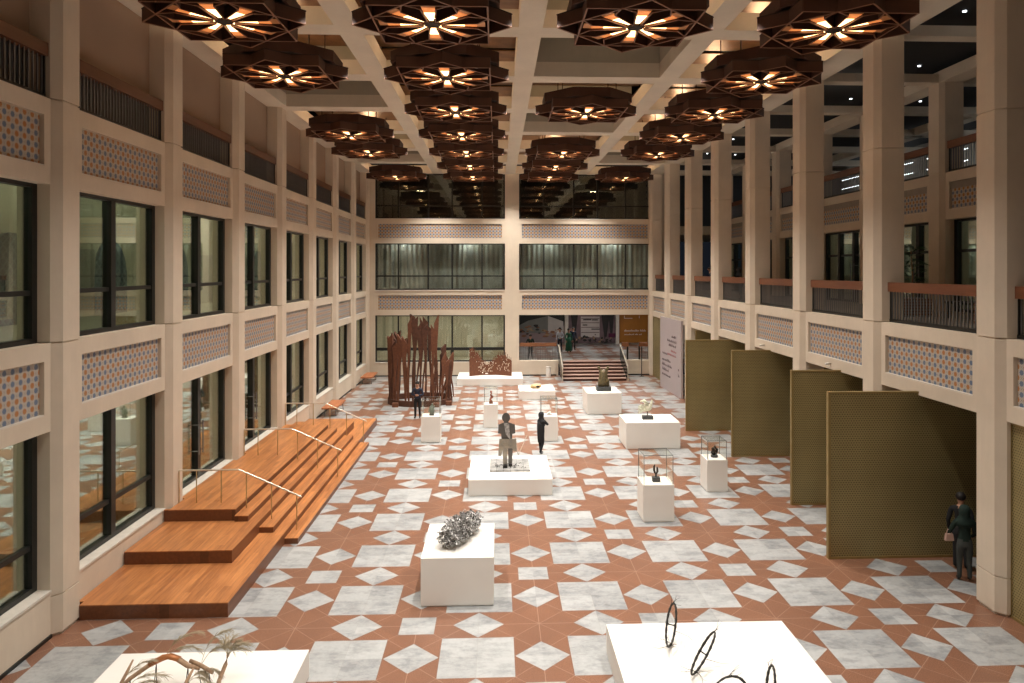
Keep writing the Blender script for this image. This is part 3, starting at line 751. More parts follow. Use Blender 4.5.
for x, w_ in ((1.15, .18), (1.65, .12), (-1.5, .15)):
    patch(g2, 'picture_tree', [(x-w_*.4, 1.4), (x+w_*.4, 1.4), (x+w_*2, 3.5), (x-w_*2, 3.5)], 'pg_dark', -.06)
patch(g2, 'picture_banner', [(1.4, 1.60), (2.0, 1.60), (2.0, 1.94), (1.4, 1.94)], 'pg_magenta', -.17)
g3 = gpanel('wall_graphic', 10.35, 13.05, LZ+.08, 5, 'orange printed panel with white lettering above the lobby railing', 'orange_panel')
def whitebars(z, x0, x1, h):
    m = MB(); x = x0; r_ = random.Random(int(z*50))
    while x < x1: m.box(x, x+.055, -.045, -.028, z, z+h*r_.choice((.65, .65, 1))); x += r_.choice((.085, .085, .085, .16))
    m.build('white_lettering', 'whiteink', g3)
whitebars(2.08, -.88, .95, .16); whitebars(1.78, -.88, .55, .11)
m = MB(); m.box(-.9, -.2, -.045, -.028, 3.18, 3.22); m.box(-.9, -.86, -.045, -.028, 3.22, 3.42); m.box(.38, .42, -.045, -.028, 3.2, 3.42); m.build('white_logo', 'whiteink', g3)
for x in (5.88, 10.2):
    struct(box('lobby_column', (x-.14, x+.14, 61.2, 61.45, LZ, 5), 'ledge'))
for x in (3, 7, 11):
    struct(box('strip_light', (x-1.2, x+1.2, 55, 55.3, 4.68, 4.74), 'white_emit'))
    light('lobby_light', 'AREA', (x, 56.5, 4.6), 55, (1, .93, .93), size=1.6)
# bin and slim post
bn_ = empty('litter_bin', (3.52, 49.75, 0), 0, 'white cylindrical litter bin against the low wall left of the staircase', 'bin')
C8 = lambda r, n=20: [(r*cos(2*pi*i/n), r*sin(2*pi*i/n)) for i in range(n)]
MB().hexa(C8(.17), 0, .62).build('body', 'plinth', bn_, False); MB().hexa(C8(.175), .62, .70).build('rim', 'ledge', bn_)
sp = empty('slim_post', (9.95, 49.7, 0), 0, 'slim black post on a round foot near the far right corner', 'post')
MB().tube([(0, 0, .02), (0, 0, 2.05)], .03, 8).build('pole', 'black', sp); MB().hexa(C8(.16), 0, .03).build('foot', 'black', sp)
# small white cameras under the right spandrels
for nm, y in (('third', 23.0), ('fourth', 28.8)):
    c = empty('security_camera', (XR+.08, y, 4.30), 0, 'small white camera under the %s spandrel of the right gallery' % nm, 'camera'); c.scale = (.7, .7, .7)
    MB().box(-.02, .10, -.05, .05, -.02, .06).build('bracket', 'ledge', c); MB().tube([(-.16, 0, .0), (-.0, 0, .03)], .05, 10).build('housing', 'plinth', c)

# ================================================================== PLINTHS AND CASES
def plinth(x0, x1, y0, y1, h, label, case=0, name='display_plinth', group='white display plinths'):
    cx, cy = (x0+x1)/2, (y0+y1)/2; W, D = (x1-x0)/2, (y1-y0)/2
    r = empty(name, (cx, cy, 0), 0, label, 'plinth', group)
    m = MB(); m.box(-W+.02, W-.02, -D+.02, D-.02, 0, .03); m.box(-W, W, -D, D, .03, h); m.build('plinth_body', 'plinth', r)
    if case:
        g = MB(); t = .012; W2, D2 = W-.03, D-.03
        g.box(-W2, W2, -D2, -D2+t, h, h+case); g.box(-W2, W2, D2-t, D2, h, h+case); g.box(-W2, -W2+t, -D2+t, D2-t, h, h+case); g.box(W2-t, W2, -D2+t, D2-t, h, h+case)
        g.box(-W2, W2, -D2, D2, h+case, h+case+t); gc = g.build('glass_case', 'clear', r)
        e = MB(); s_ = .008
        for sx in (-1, 1):
            for sy in (-1, 1): e.box(sx*W2-s_, sx*W2+s_, sy*D2-s_, sy*D2+s_, h, h+case)
        for sy in (-1, 1): e.box(-W2, W2, sy*D2-s_, sy*D2+s_, h+case, h+case+.014)
        for sx in (-1, 1): e.box(sx*W2-s_, sx*W2+s_, -D2, D2, h+case, h+case+.014)
        e.build('case_edges', 'greymetal', gc)
    return r
plinth(-1.66, -.07, 15.9, 18.05, 1.06, 'large white block plinth carrying the lump of crumpled silver metal')
plinth(-.93, 1.80, 23.6, 26.65, .53, 'low wide white plinth under the standing metal figure')
plinth(-3.22, -2.41, 31.0, 31.75, 1.10, 'white pedestal with glass case holding the grey-green figurine, beside the man in navy', .72)
plinth(-.62, .03, 33.75, 34.4, 1.08, 'white pedestal with glass case holding the small red sculpture', .75)
plinth(1.86, 2.60, 31.0, 31.75, 1.07, 'white pedestal with glass case behind the woman in black', .75)
plinth(1.24, 3.28, 40.9, 43.1, .50, 'low white plinth carrying the small golden stone')
plinth(-2.53, 1.65, 46.0, 48.95, .45, 'long low white plinth under the rusty crown-shaped wall at the back')
plinth(4.57, 6.32, 36.7, 38.75, 1.07, 'square white plinth carrying the bronze throne-like sculpture')
plinth(5.27, 7.50, 29.5, 31.25, 1.08, 'wide white plinth carrying the ivory hand-like sculpture')
plinth(4.24, 5.15, 20.95, 21.85, 1.08, 'white pedestal with glass case holding the two-pronged bronze, nearest of the cased pedestals', .85)
plinth(6.92, 7.60, 23.7, 24.5, 1.06, 'white pedestal with small glass case holding the dark knotted bronze, left of the screens', .62)
plinth(2.09, 5.50, 10.2, 13.85, .55, 'big low white plinth in the foreground carrying the wire wheels')
plinth(-6.68, -3.38, 10.2, 13.25, .50, 'big low white plinth in the foreground carrying dry branches and grasses')

# ================================================================== SCULPTURES
# crumpled silver lump
def lump():
    r = empty('crumpled_metal_sculpture', (-.86, 17.05, 1.06), radians(-20), 'elongated lump of crumpled silver metal strips on the large white block', 'sculpture')
    rr = random.Random(3); m = MB()
    for i in range(1300):
        t = rr.uniform(-.78, .78); wdt = .32*sqrt(max(0, 1-(t/.95)**2))+.05
        a = rr.uniform(0, pi*2); q = sqrt(rr.random()); x = wdt*q*cos(a); z = .26+(.24)*q*sin(a)*(.75+.3*cos(t*2))
        z = max(z, .05)
        d = [Vector((rr.gauss(0, 1), rr.gauss(0, 1), rr.gauss(0, 1))).normalized() for _ in range(3)]
        p = Vector((x, t, z)); pts = [p]
        for k in range(3): pts.append(pts[-1]+d[k]*rr.uniform(.02, .05))
        pts = [Vector((q_.x, q_.y, max(q_.z, .012))) for q_ in pts]
        m.cur = 0 if rr.random() < .68 else 1
        m.tube(pts, [rr.uniform(.006, .022) for _ in pts], 5, rr.uniform(.25, 1))
    m.build('crumpled_strips', ['silver', 'figdark'], r)
lump()

# standing plate figure
def plate_figure():
    r = empty('plate_figure_sculpture', (.33, 25.0, .59), 0, 'life-size cut-plate metal figure of a standing person on a small marble slab', 'sculpture')
    def pl(name, pts, y, mat, t=.03):
        MB().loft([[(x, y-t/2, z) for x, z in pts], [(x, y+t/2, z) for x, z in pts]]).build(name, mat, r)
    pl('head', [(.14*cos(a)*1.0-.02, 1.67+.165*sin(a)) for a in [2*pi*i/16 for i in range(16)]], 0, 'figdark')
    pl('torso', [(-.28, 1.42), (-.30, 1.12), (-.19, 1.10), (-.17, .86), (.18, .86), (.2, 1.10), (.30, 1.12), (.28, 1.42), (.06, 1.5), (.06, 1.58), (-.09, 1.58), (-.09, 1.5)], .04, 'figdark')
    pl('lapel', [(-.10, 1.48), (.08, 1.48), (.13, .9), (-.03, 1.1)], .0, 'silver', .025)
    pl('hip_plate', [(-.25, .94), (.33, .94), (.34, .52), (.24, .50), (.19, .62), (-.14, .62), (-.18, .36), (-.29, .36), (-.27, .7)], -.03, 'figsteel')
    pl('leg', [(-.16, .75), (.04, .75), (.02, .05), (-.12, .05)], -.06, 'figsteel')
    pl('leg', [(.04, .75), (.22, .75), (.19, .08), (.06, .08)], .05, 'figdark')
    pl('foot', [(-.13, .0), (.02, 0), (.03, .09), (-.12, .09)], -.14, 'wire', .22); pl('foot', [(.06, .0), (.19, 0), (.19, .09), (.06, .09)], .02, 'wire', .18)
    MB().tube([(.40, .25, .30), (.72, .30, 1.0)], .012, 6).build('pale_rod', 'ledge', r)
    MB().tube([(.30, .1, .95), (.40, .25, .30)], .010, 6).build('rod_brace', 'ledge', r)
    m = MB(); rr = random.Random(9)
    for i in range(26):
        x, y = rr.uniform(-.35, .75), rr.uniform(-.32, .3); a = rr.uniform(0, pi); l = rr.uniform(.05, .16)
        m.tube([(x, y, .008), (x+l*.5*cos(a), y+l*.5*sin(a), .03), (x+l*cos(a), y+l*sin(a), .008)], .008, 5)
    m.build('scattered_scraps', 'wire', r)
plate_figure()
s_ = empty('marble_slab', (.44, 25.25, .53), 0, 'small grey gridded marble slab under the standing metal figure', 'slab')
m, nt, b_ = new_mat('gridded_grey_marble'); n_ = N(nt); v_, x_, y_, z_ = n_.obj()
g_ = n_.m('LESS_THAN', n_.m('MINIMUM', n_.m('FRACT', n_.m('DIVIDE', x_, .23)), n_.m('FRACT', n_.m('DIVIDE', y_, .23))), .06)
n_.put(b_.inputs['Base Color'], n_.mix(g_, n_.mix(n_.ramp(n_.noise(v_, 5, 6), .35, .65), (.22, .22, .21), (.40, .39, .37)), (.12, .12, .12))); M['gridmarble'] = m
MB().box(-.68, .68, -.75, .75, 0, .06).build('slab_body', 'gridmarble', s_)

# rusted forest ring
def rust_ring():
    cx, cy = -4.25, 40.55
    r = empty('rusted_steel_sculpture', (cx, cy, 0), 0, 'towering ring of rust-brown steel blades like tree trunks, tallest sculpture in the hall', 'sculpture')
    m = MB(); nn = 40
    def el(a, k=1.0): return (1.78*k*cos(a), 1.55*k*sin(a))
    for i in range(nn):
        a, b = 2*pi*i/nn, 2*pi*(i+1)/nn
        p, q, s, t = el(a, 1.0), el(b, 1.0), el(b, .88), el(a, .88)
        m.hexa([p, q, s, t], 0, .30)
    m.build('base_ring', 'rust', r)
    rr = random.Random(11); nb = 34
    for i in range(nb):
        a = 2*pi*i/nb+rr.uniform(-.05, .05); px, py = el(a, .94+rr.uniform(-.03, .03))
        # height profile by position
        if px < -1.0: H = 3.75
        elif px < -.55: H = 3.85
        elif px < .15: H = 4.95
        elif px < .95: H = 4.55
        elif px < 1.4: H = 2.95
        else: H = 2.55
        H *= rr.uniform(.86, 1.0); 
        wd = .12 if H > 3 else .10
        lean = (rr.uniform(-.10, .10), rr.uniform(-.08, .08))
        tx, ty = -sin(a), cos(a)
        ax = Vector((tx*.5+.87, ty*.5, 0)).normalized()          # broad side mostly seen from the hall
        th = Vector((-ax.y, ax.x, 0))
        rings = []; n = 9; ph = rr.uniform(0, 6); flare = rr.uniform(.12, .24)
        for j in range(n+1):
            t = j/n; c = Vector((px+lean[0]*t+.04*sin(t*5+ph), py+lean[1]*t, t*H))
            if t < .5: wv = wd*(.42+.3*abs(sin(t*4+ph*.2)))
            else: wv = wd*.6+flare*((t-.5)/.5)**1.1
            wv *= .62
            tk = .035+.02*t
            rings.append([tuple(c-ax*wv-th*tk), tuple(c+ax*wv-th*tk), tuple(c+ax*wv*.8+th*tk), tuple(c-ax*wv*.8+th*tk)])
        # notched crown
        top = rings[-1]; k = rr.uniform(.1, .35); sgn = rr.choice((-1, 1))
        rings[-1] = [(q[0], q[1], q[2]+(k if (ii in (0, 3)) == (sgn > 0) else -k*.5)) for ii, q in enumerate(top)]
        mm = MB(); mm.loft(rings)
        if rr.random() < .7:         # second thin leg
            off = ax*rr.choice((-1, 1))*rr.uniform(.16, .26)
            st_ = Vector((px, py, .28))+off; en = Vector((px+lean[0]*.6, py+lean[1]*.6, H*rr.uniform(.5, .68)))
            mm.tube([st_, (st_+en)/2+off*.2, en], [.03, .045, .05], 5)
        mm.build('steel_blade', 'rust' if rr.random() < .72 else 'rust2', r)
    for a in (-.62, -2.2, -1.05):
        px, py = el(a, 1.13)
        mm = MB(); mm.box(px-.16, px+.16, py-.12, py+.12, 0, .22); mm.build('foot_block', 'rust2', r)
rust_ring()

# rusty crown wall
def crown():
    r = empty('rusted_crown_sculpture', (-.42, 47.3, .45), 0, 'curved rusty steel wall with jagged crown-like tips and many small holes', 'sculpture')
    rr = random.Random(21); nx, nz = 74, 26; W = 1.37
    def prof(u):
        if u < .18: return 1.85*(1-abs(u-.07)*1.2)-(u-.07)*1.5
        if u < .42: return 1.55-(u-.18)*3.9
        if u < .60: return .62+(u-.42)*3.0
        return 1.16+.22*sin((u-.6)*9)
    m = MB()
    P = lambda u, z, o=0: (-W+2*W*u, .55*sin(pi*u)*1.0+o-.2, z)
    for i in range(nx):
        u0, u1 = i/nx, (i+1)/nx; H = prof((u0+u1)/2)+ (rr.uniform(.0, .2) if i % 3 == 0 else rr.uniform(-.12, .04))
        k = max(3, int(H/.07))
        for j in range(k):
            za, zb = H*j/k, H*(j+1)/k; t = (j+.5)/k; uc = (u0+u1)/2
            dens = 0.0
            if .2 < uc < .95 and t > .2: dens = .2 if uc < .62 else .14
            if uc <= .2 and t > .55: dens = .12
            if .3 < uc < .45 and .1 < t < .4: dens = .4
            if rr.random() < dens: continue
            a, b, c, d = P(u0, za), P(u1, za), P(u1, za, .05), P(u0, za, .05)
            e = [(q[0], q[1], zb) for q in (a, b, c, d)]
            m.loft([[a, b, c, d], e])
    m.build('perforated_wall', 'rust2', r)
crown()

# bronze throne-like sculpture
r = empty('bronze_throne_sculpture', (5.52, 37.6, 1.07), 0, 'bronze throne-like sculpture with forked top on a dark block', 'sculpture')
MB().box(-.37, .37, -.30, .30, 0, .22).build('base_block', 'darkblock', r)
m = MB()
m.loft([[(sx*w_, sy*d_, z) for sx, sy in ((-1, -1), (1, -1), (1, 1), (-1, 1))] for z, w_, d_ in ((.22, .27, .2), (.45, .25, .19), (.75, .20, .15), (.95, .19, .13), (1.05, .15, .10))])
m.tube([(-.13, 0, .95), (-.19, 0, 1.12), (-.24, 0, 1.18)], [.09, .07, .05], 8); m.tube([(.13, 0, .95), (.19, 0, 1.12), (.24, 0, 1.18)], [.09, .07, .05], 8)
m.ball((-.24, 0, 1.19), .07); m.ball((.24, 0, 1.19), .07); m.tube([(-.25, -.1, .25), (-.23, -.16, .6)], .05); m.tube([(.25, -.1, .25), (.23, -.16, .6)], .05)
m.build('throne_body', 'bronze', r, True)
MB().ball((0, -.08, 1.0), (.09, .06, .10)).build('pale_head', 'figsteel', r, True)

# ivory hand-like
r = empty('ivory_hand_sculpture', (6.30, 30.25, 1.08), 0, 'ivory-white sculpture like a spread hand with ridged fingers on a dark block', 'sculpture')
MB().box(-.22, .22, -.15, .15, 0, .14).build('base_block', 'darkblock', r)
MB().tube([(0, 0, .14), (0, 0, .36)], .015).build('pin', 'black', r)
m = MB(); m.ball((0, 0, .48), (.18, .07, .16)); m.tube([(.1, 0, .5), (.17, 0, .66), (.2, 0, .80)], [.07, .05, .035], 8)
m.tube([(-.02, 0, .6), (-.16, 0, .78), (-.30, 0, .74)], [.09, .06, .03], 8)
for i in range(5): m.tube([(-.06, -.02, .56-.05*i), (-.24, -.03, .60-.07*i), (-.40, -.02, .52-.07*i)], [.035, .032, .015], 6)
m.build('hand_form', 'ivory', r, True)

# gilded stone
r = empty('gilded_stone', (2.25, 41.9, .50), 0, 'small golden stone with a dark hollow on the low plinth at the back', 'sculpture')
m = MB(); m.ball((0, 0, .13), (.30, .22, .13), 14, 9, .18, random.Random(2)); m.ball((-.2, .05, .1), (.16, .15, .1), 10, 7, .2, random.Random(4)); m.build('stone_body', 'gold', r, True)
MB().ball((.08, -.17, .12), (.12, .07, .07)).build('dark_hollow', 'darkbronze', r, True)

# cased small sculptures
r = empty('figurine', (-2.80, 31.35, 1.10), 0, 'grey-green stone figurine inside the glass case beside the man in navy', 'sculpture')
MB().box(-.1, .1, -.09, .09, 0, .05).build('foot_block', 'darkblock', r)
m = MB(); m.tube([(0, 0, .04), (.01, 0, .2), (-.01, 0, .34), (.02, 0, .42)], [.09, .12, .10, .05], 10); m.ball((.02, 0, .46), .05); m.tube([(-.09, 0, .3), (-.12, -.05, .15)], .03); m.tube([(.09, 0, .3), (.11, -.05, .42)], .028)
m.build('body', 'greenstone', r, True)
r = empty('figurine', (-.28, 34.05, 1.08), 0, 'small twisted red figurine inside the tall glass case at the back', 'sculpture')
MB().box(-.09, .09, -.09, .09, 0, .10).build('foot_block', 'rust2', r)
m = MB(); m.tube([(0, 0, .1), (-.03, 0, .2), (.05, 0, .32), (-.02, 0, .42), (.02, 0, .5)], [.07, .05, .075, .04, .05], 10); m.ball((0, 0, .55), .055); m.build('body', 'redclay', r, True)
r = empty('figurine', (2.25, 31.4, 1.07), 0, 'tiny white object inside the glass case behind the woman in black', 'sculpture')
MB().box(-.12, .12, -.05, .05, 0, .02).build('stand', 'greymetal', r)
m = MB(); m.ball((0, 0, .07), (.09, .06, .05), 12, 8, .15, random.Random(8)); m.ball((.03, 0, .12), .035); m.build('body', 'plinth', r, True)
r = empty('two_pronged_bronze', (4.70, 21.35, 1.08), 0, 'dark bronze of two upright prongs on a block in the nearest glass case', 'sculpture')
MB().box(-.11, .11, -.09, .09, 0, .13).build('base_block', 'darkblock', r)
m = MB(); m.tube([(0, 0, .12), (.0, 0, .2), (-.03, 0, .26)], [.025, .03, .03]); m.tube([(-.03, 0, .24), (-.055, 0, .34), (-.05, 0, .44), (-.03, 0, .50)], [.03, .035, .03, .012]); m.tube([(0, 0, .22), (.045, 0, .28), (.04, 0, .38), (.03, 0, .43)], [.03, .035, .03, .012])
m.build('prongs', 'darkbronze', r, True)
r = empty('knotted_bronze', (7.28, 24.1, 1.06), 0, 'dark knotted bronze on a round foot in the small glass case', 'sculpture')
MB().hexa(C8(.12, 16), 0, .07).build('foot', 'darkblock', r)
m = MB(); m.tube([(.0, 0, .06), (-.08, 0, .15), (-.06, 0, .28), (.02, 0, .33), (.09, 0, .25), (.07, 0, .13), (0, 0, .1)], [.04, .05, .045, .05, .045, .04, .03], 8); m.ball((0, 0, .2), (.05, .04, .07)); m.tube([(0, 0, .32), (.03, 0, .38)], [.04, .02])
m.build('knot', 'darkbronze', r, True)

# wire wheels
def wheel(x, y, z, rad, az, tilt, label, seed, lay=False):
    r = empty('wire_wheel_sculpture', (x, y, z), 0, label, 'sculpture', 'wire wheels on the foreground plinth')
    rr = random.Random(seed)
    ax = Vector((cos(az), sin(az), 0)); up = Vector((tilt, 0, 1)).normalized(); c = up*(rad+.05)
    if lay: up = Vector((-sin(az), cos(az), 0)); c = Vector((0, 0, .06))
    nrm = ax.cross(up).normalized()
    m = MB(); n = 36
    ring = [c+(ax*cos(2*pi*i/n)+up*sin(2*pi*i/n))*rad for i in range(n)]
    rings = []
    for i, p in enumerate(ring):
        o = (p-c).normalized(); t = .019*(1.25 if i % 2 else .9)
        rings.append([p+o*t, p+nrm*t, p-o*t, p-nrm*t])
    rings.append(rings[0]); m.loft(rings, cap=False); rim = m.build('rim', 'wire', r)
    m = MB(); m.tube([c-nrm*.06, c+nrm*.06], .012, 8); m.ball(tuple(c-nrm*.06), .02, 8, 6); m.ball(tuple(c+nrm*.06), .02, 8, 6); m.build('hub', 'wire', rim)
    m = MB()
    for i in range(0, n, 4): m.tube([c+nrm*.05*(1 if i % 8 else -1), ring[i]], .0018, 4)
    m.build('spokes', 'greymetal', rim)
    def root(st, d, l):
        pts = [Vector(st)]; d = Vector(d).normalized()
        for k in range(6):
            d = (d+Vector((rr.uniform(-.35, .35), rr.uniform(-.35, .35), rr.uniform(-.3, .3)))).normalized(); q = pts[-1]+d*l/6
            q.z = max(q.z, .012); pts.append(q)
        return pts
    m = MB()
    ti, bi = ring[n//4], ring[3*n//4]
    for k in range(4):
        p = root(ti, (rr.uniform(-.3, 1), rr.uniform(-.4, .4), rr.uniform(.1, 1)), rr.uniform(.12, .32)); m.tube(p, [.005-.0005*i for i in range(7)], 4)
    for k in range(8):
        p = root(bi+Vector((0, 0, .02)), (rr.uniform(-1, 1), rr.uniform(-.8, .8), rr.uniform(-.3, .4)), rr.uniform(.12, .4)); m.tube(p, [.005-.0005*i for i in range(7)], 4)
    p = root(c+ax*rad*.3+nrm*.02-up*rad*.4, (1, .1, -.3), .45); m.tube(p, [.005-.0005*i for i in range(7)], 4)
    m.build('wire_roots', 'wire', r)
wheel(3.12, 12.95, .55, .36, radians(62), .02, 'slim upright wire wheel, farthest back on the foreground plinth', 1)
wheel(3.30, 12.05, .55, .35, radians(50), .42, 'tilted wire wheel in the middle of the foreground plinth', 2)
wheel(3.42, 10.7, .55, .34, radians(15), .05, 'wire wheel cut by the bottom edge of the picture, only its top arc showing', 3)
wheel(4.20, 10.95, .55, .33, radians(58), -.05, 'wire wheel farthest to the right on the foreground plinth', 4)

# dry branches and grasses
def frond(m, base, d, l, seed, n=34):
    n = int(n*1.7)
    rr = random.Random(seed); pts = [Vector(base)]; d = Vector(d).normalized()
    for k in range(9):
        d = (d+Vector((.05, 0, -.22 if k > 2 else -.03))+Vector((rr.uniform(-.03, .03),)*3)).normalized(); pts.append(pts[-1]+d*l/9)
    m.tube(pts, [.006-.0005*i for i in range(10)], 4)
    for i in range(n):
        t = rr.uniform(.35, 1)*8.9; k = int(t); p = pts[k].lerp(pts[k+1], t-k); dd = (pts[k+1]-pts[k]).normalized()
        dd = (dd+Vector((rr.uniform(-.5, .5), rr.uniform(-.5, .5), rr.uniform(-.55, .15)))).normalized(); q = p+dd*rr.uniform(.05, .13)
        m.tube([p, q, q+dd*.06+Vector((0, 0, -.035))], [.0042, .0034, .0016], 4)
bz = .50
r = empty('branch_sculpture', (-5.47, 12.1, bz), 0, 'bent dry branch bound with copper wire and grass fronds, leftmost on the foreground plinth', 'sculpture'); r.scale = (1, 1, .76)
m = MB(); m.tube([(-.58, -.35, .20), (-.42, -.15, .36), (-.15, .05, .55), (.06, .1, .63), (.22, .08, .60), (.42, .02, .48), (.62, 0, .44)], [.028, .04, .045, .05, .05, .045, .042], 10); br_ = m.build('branch', 'bark', r, True)
m = MB(); m.tube([(-.20, .02, .52), (.0, .09, .625), (.1, .1, .64), (.26, .07, .59)], [.053, .058, .058, .053], 10); m.build('copper_binding', 'copperwrap', br_, True)
m = MB()
for x, y, z in ((-.42, -.15, .33), (-.1, .05, .55), (.42, .02, .46)):
    m.tube([(x, y, z), (x+.05, y-.1, 0)], .007, 5); m.tube([(x, y, z), (x-.08, y+.1, 0)], .007, 5)
m.build('wire_legs', 'wire', r)
m = MB()
for i, (b, d, l) in enumerate((((-.5, -.3, .25), (.18, .2, 1), .75), ((-.45, -.25, .2), (.5, .1, .8), .7), ((.02, .1, .6), (.25, .2, 1), .75), ((.02, .1, .6), (.55, .1, .8), .6), ((-.4, -.3, .1), (.3, .4, .6), .5))):
    frond(m, b, d, l, 40+i)
m.build('grass_frond', 'straw', r)
m = MB(); m.tube([(-.58, -.35, 0), (-.55, -.33, .2), (-.48, -.2, .45), (-.40, -.1, .72)], [.03, .03, .025, .015], 8); m.build('side_stem', 'bark', r, True)
r = empty('branch_sculpture', (-4.84, 12.1, bz), 0, 'short stick with tangled dry grass propped on wire legs, middle of the foreground plinth', 'sculpture'); r.scale = (.8, .8, .9)
m = MB(); m.tube([(-.25, .1, .46), (0, 0, .42), (.3, -.15, .36)], [.035, .04, .038], 9); m.tube([(-.3, -.4, 0), (-.18, -.25, .25), (-.1, -.1, .42)], [.04, .035, .02], 8); m.build('branch', 'bark', r, True)
m = MB()
for i, (b, d, l) in enumerate((((0, 0, .4), (.15, .3, 1), .85), ((0, 0, .4), (.45, .2, .9), .7), ((-.2, -.2, .2), (.7, 0, .5), .5), ((-.2, -.2, .2), (.5, .2, .6), .45), ((.1, -.1, .38), (.8, -.1, .35), .35), ((-.15, -.2, .2), (.2, .5, .5), .4))):
    frond(m, b, d, l, 60+i, 30)
m.build('grass_frond', 'straw', r)
m = MB(); m.tube([(.1, -.05, .4), (.15, 0, 0)], .007, 5); m.tube([(-.1, .05, .43), (-.05, .15, 0)], .007, 5); m.tube([(.2, -.1, .38), (.3, -.2, 0)], .007, 5); m.build('wire_legs', 'wire', r)
r = empty('branch_sculpture', (-4.42, 12.1, bz), 0, 'upright pale stalk topped by a drooping plume, rightmost on the foreground plinth', 'sculpture'); r.scale = (1, 1, .75)
m = MB(); m.tube([(-.05, -.3, 0), (-.05, -.2, .3), (0, -.05, .55), (.02, 0, .72)], [.038, .036, .034, .028], 8); m.build('stalk', 'bark', r, True)
m = MB()
for i in range(7): frond(m, (.02, 0, .70), (-.5+.16*i, .2, .9), .30+.04*(i % 3), 80+i, 26)
m.build('plume', 'straw', r)

# ================================================================== GALLERY FURNITURE
pt = empty('potted_plant', (14.4, 24.7, FL2), 0, 'tall leafy dark green pot plant on the right gallery behind the railing', 'plant')
MB().hexa(C8(.20, 14), 0, .45, C8(.26, 14)).build('pot', 'black', pt)
m = MB(); rr = random.Random(5)
for i in range(90):
    a = rr.uniform(0, 2*pi); z = rr.uniform(.7, 2.3); q = rr.uniform(.1, .5)*(1-abs(z-1.5)*.5)
    p = Vector((q*cos(a)*.5, q*sin(a)*.5, z)); d = Vector((cos(a), sin(a), rr.uniform(-.3, .7))).normalized(); s = d.cross(Vector((0, 0, 1))).normalized()*.05
    m.quad(p, p+d*.18+s, p+d*.42+Vector((0, 0, -.08)), p+d*.18-s)
m.build('leaves', 'leaf', pt)
m = MB(); m.tube([(0, 0, .4), (.03, 0, 1.2), (0, .03, 2.1)], .02, 6); m.tube([(.05, 0, .4), (.1, .1, 1.6)], .015, 6); m.build('stem', 'bark', pt)
for nm, y in (('nearer', 18.0), ('farther', 22.3)):
    t = empty('slatted_seat', (12.9, y, FL2), 0, 'boxy slatted wooden seat behind the gallery railing, the %s one' % nm, 'seat', 'slatted gallery seats')
    for i in range(6): MB().box(-.45, .45, -.5, .5, .06+.09*i, .12+.09*i).build('slat', 'railwoodx', t)
    MB().box(-.40, .40, -.45, .45, 0, .58).build('core', 'galwall', t)
lg = empty('low_table', (14.0, 20.2, FL2), 0, 'long low dark table on the gallery between the slatted seats', 'table')
MB().box(-.5, .5, -1.2, 1.2, .45, .52).build('tabletop', 'black', lg)
for sx in (-.42, .42):
    for sy in (-1.1, 1.1): MB().box(sx-.03, sx+.03, sy-.03, sy+.03, 0, .45).build('leg', 'black', lg)

